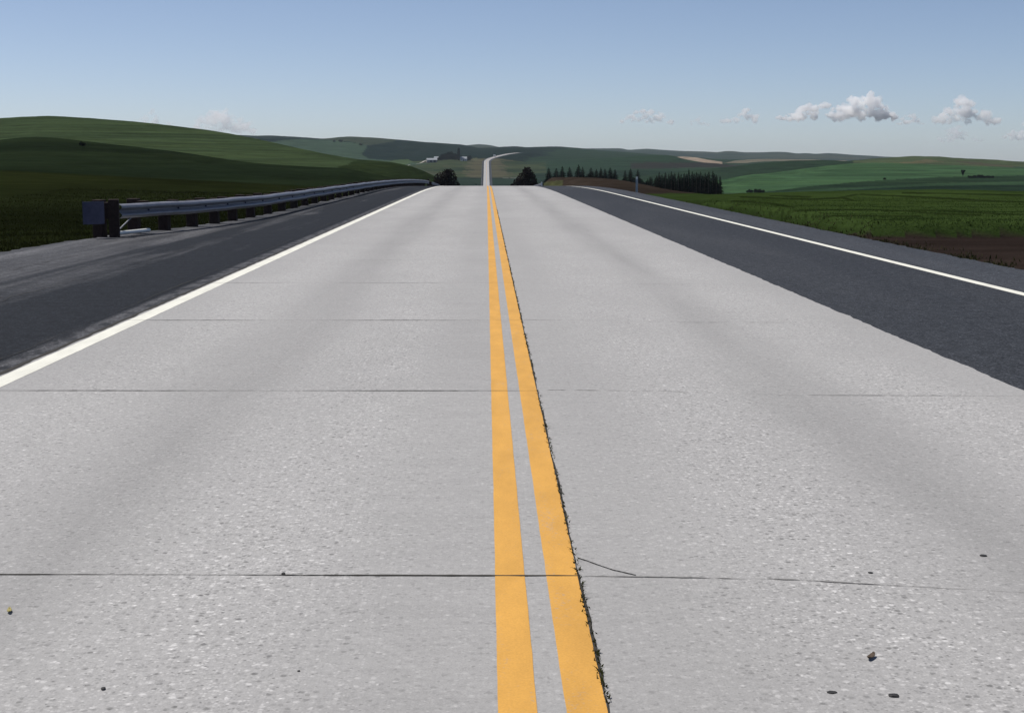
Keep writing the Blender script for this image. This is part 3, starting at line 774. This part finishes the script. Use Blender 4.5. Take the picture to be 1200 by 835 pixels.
# flared buffer end
x0, y0 = gp(.2); vs = []; fs = []
for i in range(9):
    t = i / 8; xx = x0 - .02 - .38 * t; yy = y0 - .30 * math.sin(t * 1.9); 
    for zz_ in (.29, .77):
        vs.append((xx, yy, zz_)); vs.append((xx + .005, yy - .035, zz_))
for i in range(8):
    b = 4 * i; c = b + 4
    fs += [(b, c, c + 2, b + 2), (b + 1, b + 3, c + 3, c + 1), (b, b + 1, c + 1, c), (b + 2, c + 2, c + 3, b + 3)]
fs += [(0, 2, 3, 1), (32, 33, 35, 34)]
under(mesh_obj('end_plate', vs, fs, M['galv_dark']), g)
pb = MB(); px_, py_ = gp(.55); pb.box((px_ + .02, py_ - .02, .245), (.22, .22, 1.12), .2, .01); under(pb.build('end_post', M['wood']), g)
a1, b1 = gp(.62); a2, b2 = gp(2.1)
t_ = MB(); t_.tube([(a1 + .06, b1 - .05, .07), (a2 + .06, b2 - .05, .07)], .045, 10); under(t_.build('ground_strut', M['reflector']), g)
t_ = MB(); t_.tube([(a1 + .05, b1, .12), (gp(1.35)[0] + .03, gp(1.35)[1], .40)], .014, 6); under(t_.build('anchor_cable', M['galv']), g)

gp2, gl2 = railpath([(200, 7.75), (206, 7.9), (245, 8.1)])
g2 = empty('guardrail', (7.75, 200, gz(7.75, 200)))
tag(g2, 'short pale guardrail end just past the road crest, below the dark bush', 'guardrail')
under(wbeam(gp2, 0, gl2, .8, .82, -1, 'rail', None), g2)
for d in np.arange(.2, gl2 - .2, 3.8):
    x, y = gp2(d); p = MB(); zb = gz(x + .2, y) - .1
    p.box((x + .14, y, (zb + float(zr(y)) + .98) / 2), (.2, .2, float(zr(y)) + .98 - zb), 0, .008); under(p.build('post', M['wood']), g2)
p = MB(); x, y = gp2(0); p.box((x - .03, y - .06, float(zr(y)) + .5), (.2, .06, 1.16), 0, .01); under(p.build('end_plate', M['reflector']), g2)

# ------------------------------------------------------------------ marker posts
def marker(x, D, h, w, label, mats=('post_grey', 'reflector'), ref=True, grp=None):
    b = gpt(x, D); e = empty('marker_post', b, R(-12))
    tag(e, label, 'marker post')
    m = MB()
    m.add([(-w / 2, 0, -.2), (0, .02, -.2), (w / 2, 0, -.2), (-w / 2, 0, h), (0, .02, h), (w / 2, 0, h), (-w / 2, .03, -.2), (0, .05, -.2), (w / 2, .03, -.2), (-w / 2, .03, h), (0, .05, h), (w / 2, .03, h)],
          [(0, 1, 4, 3), (1, 2, 5, 4), (7, 6, 9, 10), (8, 7, 10, 11), (6, 0, 3, 9), (2, 8, 11, 5), (3, 4, 10, 9), (4, 5, 11, 10), (0, 6, 7, 1), (1, 7, 8, 2)])
    m.build('post', M[mats[0]], e)
    if ref:
        r = MB(); r.box((0, -.012, h - .09), (w * .8, .012, .12), 0, .003); r.build('reflector', M[mats[1]], e)
    return e
marker(746.5, 84, 1.12, .13, 'grey upright marker post on the verge beside the asphalt lane', grp=None)
marker(497, 150, 1.0, .07, 'thin pale marker stake behind the far end of the long guardrail')

# ------------------------------------------------------------------ trees
def conifer_mesh(seed):
    rg = random.Random(seed); vs = []; fs = []
    nw = 30
    for i in range(nw):
        t = i / (nw - 1); z = .06 + .93 * t ** .92
        rad = (.185 * (1 - t) ** .8 + .012) * rg.uniform(.78, 1.18)
        nb = int(12 - 7 * t)
        a0 = rg.random() * 6.28
        for b in range(nb):
            if rg.random() < .10: continue
            a = a0 + 6.28 * b / nb + rg.uniform(-.25, .25); r = rad * rg.uniform(.65, 1.15)
            dz = -r * rg.uniform(.1, .5)
            for s in range(4):
                q0, q1 = s / 4, (s + 1.25) / 4
                w = (.050 * (1 - .5 * t)) * (1.05 - q0 * .6) * rg.uniform(.7, 1.2)
                p0 = Vector((math.cos(a) * r * q0, math.sin(a) * r * q0, z + dz * q0 * q0)); p1 = Vector((math.cos(a) * r * q1, math.sin(a) * r * q1, z + dz * q1 * q1 + rg.uniform(-.008, .012)))
                sd = Vector((-math.sin(a), math.cos(a), rg.uniform(-.5, .5))) * w / 2
                k = len(vs); vs += [p0 - sd * .8, p0 + sd * .8, p1 + sd * rg.uniform(.2, .7), p1 - sd * rg.uniform(.2, .7)]; fs.append((k, k + 1, k + 2, k + 3))
                k = len(vs); up = Vector((0, 0, w * .55)); vs += [p0 - up, p1 - up * .4, p1 + up * .3, p0 + up * .7]; fs.append((k, k + 1, k + 2, k + 3))
    return vs, fs
def make_conifer(seed):
    e = empty('conifer_tree', (0, 0, 0))
    vs, fs = conifer_mesh(seed); mesh_obj('crown', vs, fs, M['conifer'], e)
    t = MB(); t.tube([(0, 0, -.03), (0, 0, .3), (.003, 0, .93)], [.022, .016, .003], 7); t.build('trunk', M['bark'], e, True)
    return e
CON = [make_conifer(s) for s in (1, 2, 3, 4, 5)]; con_used = [0] * 5
def put_tree(protos, used, x, D, ytop, wide=1.0, base=None):
    i = random.randrange(len(protos)); o = protos[i] if not used[i] else copy_tree(protos[i]); used[i] = 1
    b = gpt(x, D); h = max(1.0, (HZ + (H - b.z) * FY / D - ytop) * D / FY)
    o.location = b; o.scale = (h * wide, h * wide, h); o.rotation_euler = (0, 0, random.uniform(0, 6.28))
    return o, h
ORD = ['first', 'second', 'third', 'fourth', 'fifth', 'sixth', 'seventh', 'eighth', 'ninth', 'tenth', 'eleventh', 'twelfth', 'thirteenth', 'fourteenth', 'fifteenth', 'sixteenth', 'seventeenth', 'eighteenth', 'nineteenth', 'twentieth', 'twenty first', 'twenty second', 'twenty third', 'twenty fourth']
sparse = [(643, 197, 1), (652, 197.5, 1.2), (659, 195, .9), (667.5, 196, .9), (678, 193.2, .9), (682.8, 196, .8), (692.6, 197, 1.2), (699, 198.5, .9), (704.2, 196.8, .9), (709, 198, .9), (715, 196.8, 1.1), (721, 198.6, 1), (732.7, 200, .8), (739, 198, .95), (747.7, 198.7, .9)]
for i, (x, yt, w) in enumerate(sparse):
    o, h = put_tree(CON, con_used, x, 470 + random.uniform(-12, 12), yt - .5, w * 1.7)
    tag(o, 'thin dark conifer, %s from the dark bush in the spaced row behind the brown rise' % ORD[i], 'conifer tree', 'conifers in the spaced row behind the brown rise')
dense = [(759, 209, 1.3), (764, 207, 1.1), (768, 208, 1.1), (772.7, 201.3, .95), (780, 201.8, 1.15), (787, 200.8, .9), (791, 202.5, .95), (795.5, 202, .9), (802, 202.6, 1.1), (807.3, 198, .8), (811.5, 201, 1), (816.7, 201.2, .95), (821.2, 200.8, .95), (826.7, 202.3, 1), (831, 201, 1), (835.7, 199.8, .85), (840, 204.5, 1), (844.3, 206, .95)]
for i, (x, yt, w) in enumerate(dense):
    o, h = put_tree(CON, con_used, x, 385 + random.uniform(-5, 5), yt, w * 1.15)
    tag(o, 'dark conifer, %s from the right end in the front row of the dense shelterbelt' % ORD[len(dense) - 1 - i], 'conifer tree', 'conifers in the dense shelterbelt beside the green field')
back = [(762, 206.5), (770, 205), (776, 204), (784, 203.4), (789, 204.2), (798.5, 203.7), (804.5, 203), (814, 202.8), (819, 203.5), (824, 204), (829, 203.6), (838, 204)]
for i, (x, yt) in enumerate(back):
    o, h = put_tree(CON, con_used, x, 402 + random.uniform(-5, 5), yt, 1.2)
    tag(o, 'dark conifer, %s from the right in the rear row of the dense shelterbelt' % ORD[len(back) - 1 - i], 'conifer tree', 'conifers in the dense shelterbelt beside the green field')

def leafy(seed, lobes, n, size, flat=.0):
    """leaf faces spread through lobes ((x,y,z), (rx,ry,rz))"""
    rg = np.random.default_rng(seed); vs = []; fs = []
    vol = np.array([l[1][0] * l[1][1] * l[1][2] for l in lobes]); cnt = np.maximum(20, (n * vol / vol.sum())).astype(int)
    for (c, r), m in zip(lobes, cnt):
        d = rg.normal(0, 1, (m, 3)); d /= np.linalg.norm(d, axis=1)[:, None]
        rad = rg.random(m) ** .33 * (1 + .12 * np.sin(d[:, 0] * 5 + seed) * np.cos(d[:, 2] * 6))
        p = np.array(c) + d * rad[:, None] * np.array(r)
        for q in p:
            a = Vector(rg.normal(0, 1, 3)).normalized(); b = a.cross(Vector(rg.normal(0, 1, 3))).normalized(); s = size * rg.uniform(.6, 1.4)
            q = Vector(q); k = len(vs); vs += [q - a * s, q + b * s * .55, q + a * s, q - b * s * .55]; fs.append((k, k + 1, k + 2, k + 3))
    return vs, fs
def make_leafy(name, seed, lobes, n, size, mat, stems):
    e = empty(name, (0, 0, 0)); vs, fs = leafy(seed, lobes, n, size); mesh_obj('crown', vs, fs, mat, e)
    t = MB()
    for p, r in stems: t.tube(p, r, 7)
    t.build('trunk', M['bark'], e, True); return e
def rlobes(seed, n, c, R_, r):
    rg = random.Random(seed); out = []
    for i in range(n):
        while True:
            d = Vector((rg.uniform(-1, 1), rg.uniform(-1, 1), rg.uniform(-1, 1)))
            if d.length < 1: break
        k = rg.uniform(.7, 1.25) * r
        out.append(((c[0] + d.x * R_[0], c[1] + d.y * R_[1], c[2] + d.z * R_[2]), (k, k, k * .85)))
    return out
stem = lambda s=1.0: [([(0, 0, -.05), (.01, 0, .3), (0, .02, .7)], [.035 * s, .028 * s, .008]), ([(.01, 0, .25), (.15, .05, .55)], [.02 * s, .006]), ([(.01, 0, .3), (-.14, -.06, .6)], [.02 * s, .006])]
# big bush left of the road beyond the crest
o = make_leafy('broadleaf_tree', 11, [((-.36, 0, .50), (.19, .2, .30)), ((-.05, 0, .60), (.26, .28, .36)), ((.12, .05, .62), (.26, .25, .34)), ((.30, 0, .38), (.18, .2, .30)), ((0, 0, .25), (.42, .35, .22)), ((-.28, .1, .74), (.12, .12, .12)), ((.05, 0, .86), (.16, .16, .1)), ((.4, 0, .2), (.16, .2, .2)), ((-.4, 0, .3), (.16, .2, .2))], 3400, .036, M['leaf_dark'], stem(1.3))
b = gpt(524, 300); hh = (HZ + (H - b.z) * FY / 300 - 196.8) * 300 / FY; o.location = b; o.scale = (hh * .98, hh * .9, hh)
tag(o, 'round dark broadleaf tree left of the road just beyond the crest', 'tree')
o = make_leafy('broadleaf_tree', 12, [((.10, 0, .72), (.22, .3, .24)), ((.22, 0, .5), (.26, .3, .3)), ((-.05, .05, .5), (.28, .3, .30)), ((-.28, 0, .32), (.24, .28, .24)), ((-.44, 0, .22), (.16, .2, .18)), ((.1, 0, .25), (.45, .35, .2)), ((.36, 0, .36), (.16, .2, .26)), ((.08, 0, .88), (.12, .12, .1)), ((.0, 0, .80), (.1, .12, .1))], 3600, .036, M['leaf_dark'], stem(1.3))
b = gpt(615, 285); hh = (HZ + (H - b.z) * FY / 285 - 194.6) * 285 / FY; o.location = b; o.scale = (hh * .92, hh * .9, hh)
tag(o, 'dark lopsided bushy tree right of the road above the short guardrail end', 'tree')

FAR = [make_leafy('broadleaf_tree', 20 + s, [((0, 0, .3), (.35, .35, .24))] + rlobes(30 + s, 9, (0, 0, .55), (.34, .34, .25), .2), 1700, .045, M['leaf_far'], stem()) for s in range(3)]; far_used = [0] * 3
SHR = [make_leafy('shrub', 40 + s, [((0, 0, .35), (.6, .5, .35))] + rlobes(50 + s, 6, (0, 0, .5), (.6, .5, .25), .3), 900, .07, M['leaf_far'], [([(0, 0, -.05), (0, 0, .4)], [.04, .01])]) for s in range(3)]; shr_used = [0] * 3
def at_row(x, y, D0_, D1_):
    """forward distance between D0_ and D1_ where the ground in column x stands at photo row y"""
    Ds = np.geomspace(D0_, D1_, 300); pts = [at(x, d) for d in Ds]
    z = terrain(np.array([p[0] for p in pts]), np.array([p[1] for p in pts]))[0]
    return float(Ds[np.argmin(np.abs(HZ + (H - z) * FY / Ds - y))])
def ft(protos, used, x, D, yt, label, cat, group=None, wide=1.0):
    o, h = put_tree(protos, used, x, D, yt, wide); tag(o, label, cat, group); return o
GF = 'trees round the distant farm'
for i, (x, D, yt, w) in enumerate([(517, 2330, 181.3, 1.2), (520.5, 2340, 179.6, 1.3), (524.5, 2345, 178.4, 1.3), (528.5, 2340, 177.2, 1.2), (532, 2350, 177.6, 1.1), (534.3, 2330, 180, 1.0)]):
    ft(FAR, far_used, x, D, yt, 'dark leafy tree, %s from the left in the distant farm grove' % ORD[i], 'tree', GF, w)
ft(FAR, far_used, 549.5, 2330, 181.6, 'small round dark tree standing right of the distant white farmhouse', 'tree', GF, 1.3)
ft(FAR, far_used, 514.2, 2325, 184.2, 'small dark tree at the right end of the distant barn', 'tree', GF, 1.3)
ft(SHR, shr_used, 558, 1760, 215.2, 'tiny dark shrub left of the distant road near the bottom of the valley', 'shrub')
ft(SHR, shr_used, 98, at_row(98, 171.5, 200, 325), 168.6, 'single dark shrub on the darker band of the left hill', 'shrub')
for i, (x, D, yt) in enumerate([(392, 2900, 164.2), (400, 2880, 163.3), (404, 2880, 165)]):
    ft(SHR, shr_used, x, at_row(x, 166.3, 2450, 3300), yt, 'dark shrub, %s from the left on the far left ridge' % ORD[i], 'shrub', 'shrubs on the far left ridge', 1.3)
ft(SHR, shr_used, 423, at_row(423, 170.2, 2400, 3200), 168, 'dark shrub at the top corner of the pale green far field', 'shrub', None, 1.6)
for i, (x, yt) in enumerate([(877, 221.6), (881, 221), (886, 220.6), (890.5, 220.4), (895, 221.8)]):
    ft(SHR, shr_used, x, at_row(x, 226, 480, 700), yt, 'dark shrub, %s from the left in the clump below the bright green hill' % ORD[i], 'shrub', 'shrub clump below the bright green hill', .9)
for i, (x, yt) in enumerate([(648, 204), (655.5, 205), (671, 204.5), (687, 202.5), (696, 203.5), (701.5, 204.5), (711.5, 204), (718, 205.5), (726.5, 206.5), (736, 207), (743, 206.5), (752.5, 206.5), (756.5, 208)]):
    ft(SHR, shr_used, x, 480 + random.uniform(-6, 6), yt, 'low dark bush, %s from the left between the spaced conifers' % ORD[i], 'shrub', 'low bushes between the spaced conifers', .8)
def lone(x, D, yt):
    e = make_leafy('broadleaf_tree', 61, [((0, 0, .78), (.34, .3, .2)), ((-.15, 0, .86), (.2, .2, .13)), ((.2, 0, .84), (.2, .2, .13)), ((0, 0, .5), (.2, .2, .25)), ((.02, 0, .25), (.1, .1, .2))], 1500, .05, M['leaf_far'], stem())
    b = gpt(x, D); h = (HZ + (H - b.z) * FY / D - yt) * D / FY; e.location = b; e.scale = (h, h, h); return e
tag(lone(1129, at_row(1129, 206.5, 700, 1190), 199), 'lone top heavy dark tree at the left end of the far hedge', 'tree')
for i, (x, yt, w) in enumerate([(1138, 205, 1.4), (1142.5, 204.8, 1.4), (1147, 204, 1.3), (1151, 204.2, 1.3), (1155.5, 205.2, 1.5), (1160, 205.4, 1.5), (1163.5, 205.5, 1.4)]):
    ft(SHR, shr_used, x, at_row(x, 208.6, 700, 1190), yt, 'low dark hedge shrub, %s from the lone top heavy tree' % ORD[i], 'shrub', 'far hedge right of the lone tree', w)
ft(SHR, shr_used, 1037.5, at_row(1037.5, 210.5, 700, 1190), 207.8, 'single dark bush by itself on the bright green far hill', 'shrub')
# poplar
e = make_leafy('poplar_tree', 71, [((0, 0, .2), (.09, .09, .2)), ((0, 0, .45), (.12, .12, .3)), ((.01, 0, .72), (.09, .09, .25)), ((0, 0, .9), (.04, .04, .1))], 1800, .035, M['leaf_far'], [([(0, 0, -.03), (0, 0, .9)], [.02, .004])])
b = gpt(537.4, 2320); hh = (HZ + (H - b.z) * FY / 2320 - 172.6) * 2320 / FY; e.location = b; e.scale = (hh, hh, hh)
tag(e, 'tall narrow dark poplar beside the distant farm grove', 'tree')

# ------------------------------------------------------------------ distant farm
def building(name, x, D, L, W, hw, hr, rz, label, cat, roofm, wallm, wins, door):
    b = gpt(x, D); e = empty(name, b, rz); tag(e, label, cat)
    w = MB(); w.add([(-L / 2, -W / 2, -2), (L / 2, -W / 2, -2), (L / 2, W / 2, -2), (-L / 2, W / 2, -2), (-L / 2, -W / 2, hw), (L / 2, -W / 2, hw), (L / 2, W / 2, hw), (-L / 2, W / 2, hw), (-L / 2, 0, hr), (L / 2, 0, hr)],
                    [(0, 1, 5, 4), (2, 3, 7, 6), (1, 2, 6, 9, 5), (3, 0, 4, 8, 7)]); w.build('wall', M[wallm], e)
    r = MB(); o_ = .5; sl = (hr - hw) / (W / 2); zo = hw - sl * o_
    for s in (-1, 1):
        y1 = s * (W / 2 + o_)
        r.add([(-L / 2 - o_, y1, zo + .05), (L / 2 + o_, y1, zo + .05), (L / 2 + o_, 0, hr + .05), (-L / 2 - o_, 0, hr + .05), (-L / 2 - o_, y1, zo + .3), (L / 2 + o_, y1, zo + .3), (L / 2 + o_, 0, hr + .3), (-L / 2 - o_, 0, hr + .3)],
              [(0, 1, 2, 3), (4, 5, 6, 7), (0, 1, 5, 4), (1, 2, 6, 5), (3, 0, 4, 7)])
    r.build('roof', M[roofm], e)
    for wx, wz, ww, wh in wins:
        q = MB(); q.box((wx, -W / 2 - .04, wz), (ww, .10, wh)); fo = q.build('window', M['plaster_white'], e)
        q = MB(); q.box((wx, -W / 2 - .06, wz), (ww * .8, .10, wh * .8)); q.build('pane', M['glass'], fo)
    for dx, dw, dh in door:
        q = MB(); q.box((dx, -W / 2 - .05, dh / 2), (dw, .12, dh)); q.build('door', M['dark_open'], e)
    return e
building('barn', 506, 2290, 16, 10, 3.6, 6.2, R(8), 'long low barn with pale roof at the end of the farm track', 'barn', 'roof_pale', 'board_grey', [(-6, 2, 1.2, 1)], [(-2, 3.4, 3), (4, 3.4, 3)])
building('farmhouse', 543.5, 2320, 10, 8, 3.4, 6.4, R(-6), 'small white farmhouse right of the tall poplar', 'house', 'roof_pale', 'plaster_white', [(-3.2, 2, 1.2, 1.4), (3, 2, 1.2, 1.4)], [(0, 1.1, 2.2)])
building('shed', 511.5, 2380, 7, 6, 3.0, 5.2, R(0), 'small pale shed standing behind the distant barn', 'shed', 'roof_pale', 'plaster_white', [(2, 1.8, .9, .9)], [(-1, 2.2, 2.3)])
# farm track
P = []
tp = [(474, 194.5, 2180), (481, 191, 2230), (488, 188, 2250), (493, 186, 2275), (497, 184.6, 2330), (503, 182.7, 2400), (508, 181.5, 2450)]
q = np.linspace(0, len(tp) - 1, 60); tx = np.interp(q, range(len(tp)), [t[0] for t in tp]); td = np.interp(q, range(len(tp)), [t[2] for t in tp])
for a, D in zip(tx, td):
    P.append([list(gpt(a, D - 4) + Vector((0, 0, .9))), list(gpt(a, D + 5) + Vector((0, 0, .9)))])
P = np.array(P); tag(grid_obj('farm_track', np.stack([P[:, 0] + [-1.5, 0, 0], P[:, 1] + [1.5, 0, 0]], 1)[:, ::-1], M['dirt_road']), kind='structure')

# far truck on the bend
yy = 2455.0; xx = float(xc(yy)) - 1.9; hd = math.atan2(float(xc(yy + 5) - xc(yy - 5)), 10)
e = empty('truck', (xx, yy, float(zr(yy)) + .02), -hd); tag(e, 'tiny white box truck coming round the distant bend of the road', 'truck')
m = MB(); m.box((0, 3.2, 2.35), (2.45, 6.2, 2.7), 0, .05); m.build('cargo_box', M['truck_white'], e)
m = MB(); m.add([(-1.15, -2.2, .5), (1.15, -2.2, .5), (1.15, 0, .5), (-1.15, 0, .5), (-1.15, -2.2, 1.45), (1.15, -2.2, 1.45), (-1.1, -1.5, 2.7), (1.1, -1.5, 2.7), (1.1, 0, 2.75), (-1.1, 0, 2.75)],
            [(0, 1, 5, 4), (4, 5, 7, 6), (6, 7, 8, 9), (1, 2, 8, 7, 5), (3, 0, 4, 6, 9), (2, 3, 9, 8), (0, 3, 2, 1)]); m.build('cab', M['truck_white'], e)
m = MB(); m.add([(-.98, -2.14, 1.55), (.98, -2.14, 1.55), (.95, -1.58, 2.58), (-.95, -1.58, 2.58)], [(0, 1, 2, 3)])
o = m.build('windscreen', M['glass'], e); o.location = (0, -.03, .01)
m = MB(); m.box((0, 2.0, .62), (.9, 8.2, .22)); m.build('chassis', M['tyre'], e)
for sx in (-1, 1):
    for wy in (-1.3, 3.6, 4.9):
        m = MB(); m.tube([(sx * .82, wy, .48), (sx * 1.12, wy, .48)], .48, 14); m.build('wheel', M['tyre'], e)
    m = MB(); m.box((sx * .85, -2.21, .95), (.3, .05, .2)); m.build('headlight', M['reflector'], e)

# ------------------------------------------------------------------ litter on the slabs
def leaf(x, y, L, W, ang, curl, mat, name, label, cat):
    p = pxg(x, y); vs = []; fs = []; n = 8
    for i in range(n + 1):
        t = i / n; w = W * math.sin(math.pi * min(1, t * .93 + .04)) ** .8 / 2
        for s in (-1, 0, 1): vs.append((s * w, (t - .5) * L, curl * ((t - .5) ** 2 * 2 + abs(s) * .35) + .003))
    for i in range(n):
        for s in range(2): fs.append((3 * i + s, 3 * i + s + 1, 3 * i + s + 4, 3 * i + s + 3))
    o = mesh_obj(name, vs, fs, mat, None, True); sm = o.modifiers.new('thick', 'SOLIDIFY'); sm.thickness = .0012
    o.location = (p.x, p.y, .001); o.rotation_euler = (0, 0, ang); tag(o, label, cat); return o
leaf(1020.5, 771, .058, .020, R(-35), .014, M['leaf_brown'], 'dead_leaf', 'curled brown dead leaf lying on the right lane near the bottom edge', 'leaf')
leaf(11, 717, .050, .016, R(15), .012, M['leaf_yellow'], 'dead_leaf', 'yellowish dead leaf near the left edge of the left lane', 'leaf')
def pebble(x, y, L, W, Hh, ang, label, seed):
    p = pxg(x, y); bm = bmesh.new(); bmesh.ops.create_icosphere(bm, subdivisions=2, radius=1); rg = random.Random(seed)
    for v in bm.verts: v.co *= rg.uniform(.85, 1.15); v.co.x *= L / 2; v.co.y *= W / 2; v.co.z = v.co.z * Hh / 2 + Hh * .4
    me = bpy.data.meshes.new('pebble'); bm.to_mesh(me); bm.free(); me.materials.append(M['tar'])
    o = bpy.data.objects.new('pebble', me); link(o); o.location = (p.x, p.y, .0); o.rotation_euler = (0, 0, ang)
    tag(o, label, 'pebble', 'small dark stones on the concrete')
pebble(1152, 651, .030, .028, .006, -.2, 'flat dark stone near the right edge, above the faint cross joint', 1)
pebble(1047, 815, .034, .028, .007, -.1, 'dark stone just below the brown dead leaf', 2)
pebble(975, 811, .030, .024, .004, 0, 'dull flat stone left of the brown dead leaf', 3)
pebble(121, 807, .014, .022, .007, .2, 'small black stone near the bottom of the left lane', 4)
pebble(1020, 671, .020, .020, .005, 0, 'small dark stone beyond the faint cross joint on the right lane', 5)
pebble(332, 672, .016, .022, .006, 0, 'black stone stuck in the nearest cross joint of the left lane', 6)
pebble(350, 786, .010, .012, .004, 0, 'tiny dark stone right of the black stone on the left lane', 7)

# ------------------------------------------------------------------ clouds (real bodies of thin vapour far away)
def cloud_mat(name, dens):
    t = NT(name); v = t.node('ShaderNodeVolumePrincipled', {'Color': (1.0, 1.0, 1.0, 1), 'Density': dens, 'Anisotropy': .3})
    t.t.links.new(v.outputs[0], t.out.inputs['Volume']); return t.m
CM = {k: cloud_mat('cloud_vapour_' + k, d) for k, d in (('dense', .015), ('thin', .0105), ('faint', .0055))}
def cloud(seed, x0, x1, yt, yb, D, mk, label, bumps, peak=.5):
    rg = random.Random(seed); px = D / FX
    W = (x1 - x0) * px; Hh = (yb - yt) * px; cx_ = (x0 + x1) / 2; X, Y = at(cx_, D); zb = H + (HZ - yb) * D / FY
    bm = bmesh.new()
    for i in range(bumps):
        u = rg.uniform(-1, 1); env = max(.18, 1 - (abs(u - (peak * 2 - 1)) / (1.05 + .0)) ** 1.3)
        r = Hh * rg.uniform(.09, .22) * (.55 + .6 * env); z = rg.uniform(.12, 1) ** 1.1 * Hh * env - r * .3
        mtx = Matrix.Translation((u * W / 2 * .93, rg.uniform(-.35, .35) * W * .4, max(z, r * .3))) @ Matrix.Diagonal((r * rg.uniform(1, 1.7), r * 1.5, r * .85, 1))
        bmesh.ops.create_icosphere(bm, subdivisions=2, radius=1, matrix=mtx)
    me = bpy.data.meshes.new('cloud'); bm.to_mesh(me); bm.free(); me.materials.append(CM[mk])
    o = bpy.data.objects.new('cloud', me); link(o); o.location = (X, Y, zb); o.rotation_euler = (0, 0, -math.atan2(X, Y))
    rm = o.modifiers.new('merge', 'REMESH'); rm.mode = 'VOXEL'; rm.voxel_size = max(Hh / 48, 6.5)
    tx = bpy.data.textures.get('cloud_lumps') or bpy.data.textures.new('cloud_lumps', 'CLOUDS'); tx.noise_scale = 90; tx.noise_depth = 6
    dm = o.modifiers.new('lumps', 'DISPLACE'); dm.texture = tx; dm.strength = Hh * .46; dm.mid_level = .55; dm.texture_coords = 'GLOBAL'
    dg = bpy.context.evaluated_depsgraph_get(); m2 = bpy.data.meshes.new_from_object(o.evaluated_get(dg)); o.modifiers.clear(); o.data = m2
    m2.polygons.foreach_set('use_smooth', [True] * len(m2.polygons))
    tag(o, label, 'cloud', 'small cumulus clouds low in the sky')
DC = 24000
cloud(1, 724, 790, 125, 144, DC, 'thin', 'small pale cloud above the spaced conifer row, leftmost of the cumulus on the right', 40)
cloud(2, 803, 830, 134, 147, DC, 'faint', 'very faint small cloud between two pale clouds above the shelterbelt', 18)
cloud(3, 842, 888, 126, 143, DC, 'thin', 'faint pale cloud just right of the shelterbelt, left of the big double cloud', 34, .7)
cloud(4, 908, 990, 118, 141, DC, 'dense', 'lower left half of the big double cloud, white lumpy top', 60, .55)
cloud(5, 972, 1048, 109, 139, DC + 1500, 'dense', 'tallest white cumulus, the right half of the big double cloud', 64, .5)
cloud(6, 1046, 1082, 132, 146, DC, 'thin', 'faint low cloud tucked right of the big double cloud', 24)
cloud(7, 1090, 1168, 115, 144, DC + 800, 'thin', 'tall ragged pale cloud over the grassy right hill', 64, .5)
cloud(11, 1098, 1150, 146, 166, DC + 2400, 'faint', 'faint low scrap of cloud under the tall ragged cloud', 30, .5)
cloud(8, 1172, 1230, 142, 162, DC, 'thin', 'pale cloud cut by the right edge of the photo', 36)
cloud(9, 160, 204, 129, 146, DC, 'faint', 'very faint cloud rising behind the crest of the left hill', 26)
cloud(10, 218, 300, 125, 154, DC, 'faint', 'faint wide cloud behind the falling right shoulder of the left hill', 54, .55)

# ------------------------------------------------------------------ haze
t = NT('haze_air'); v = t.node('ShaderNodeVolumePrincipled', {'Color': (.78, .89, 1.0, 1), 'Density': 3.3e-5, 'Anisotropy': 0.0})
t.t.links.new(v.outputs[0], t.out.inputs['Volume'])
m = MB(); zt = ZMAX + 12; zb_ = ZMIN - 1.5; m.box((0, 0, (zt + zb_) / 2), (25600, 25600, zt - zb_))
tag(m.build('haze', t.m), kind='stuff')

# ------------------------------------------------------------------ light, sky, camera
AZ, ELV = R(-58), R(60)
w = bpy.data.worlds.new('World'); scene.world = w; w.use_nodes = True
nt = w.node_tree; bg = nt.nodes['Background']
sky = nt.nodes.new('ShaderNodeTexSky'); sky.sky_type = 'NISHITA'; sky.sun_disc = False
sky.sun_elevation = ELV; sky.sun_rotation = AZ; sky.altitude = 0; sky.air_density = .5; sky.dust_density = .5; sky.ozone_density = 1.0
mx = nt.nodes.new('ShaderNodeMix'); mx.data_type = 'RGBA'; mx.blend_type = 'MULTIPLY'; mx.inputs[0].default_value = 1.0
mx.inputs[7].default_value = (1.035, .985, .965, 1); nt.links.new(sky.outputs[0], mx.inputs[6]); nt.links.new(mx.outputs[2], bg.inputs[0])
bg.inputs[1].default_value = .109
sl = bpy.data.lights.new('sun', 'SUN'); sl.energy = 4.6; sl.angle = R(.5); sl.color = (1, .96, .90)
so = bpy.data.objects.new('sun', sl); link(so)
sv = Vector((math.sin(AZ) * math.cos(ELV), math.cos(AZ) * math.cos(ELV), math.sin(ELV)))
so.rotation_euler = sv.to_track_quat('Z', 'Y').to_euler(); so.location = sv * 100
cd = bpy.data.cameras.new('camera'); cd.lens = F / 1200 * 36; cd.sensor_width = 36; cd.sensor_fit = 'HORIZONTAL'; cd.clip_start = .1; cd.clip_end = 80000
co = bpy.data.objects.new('camera', cd); link(co); co.location = (0, 0, H); co.rotation_euler = (math.pi / 2 - TH, 0, -PSI); scene.camera = co
vs_ = scene.view_settings; vs_.view_transform = 'Standard'; vs_.look = 'None'; vs_.exposure = 0; vs_.gamma = 1; vs_.use_curve_mapping = False
cy = scene.cycles; cy.use_denoising = True; cy.denoiser = 'OPENIMAGEDENOISE'; cy.volume_bounces = 48; cy.max_bounces = 50; cy.diffuse_bounces = 2; cy.transparent_max_bounces = 8
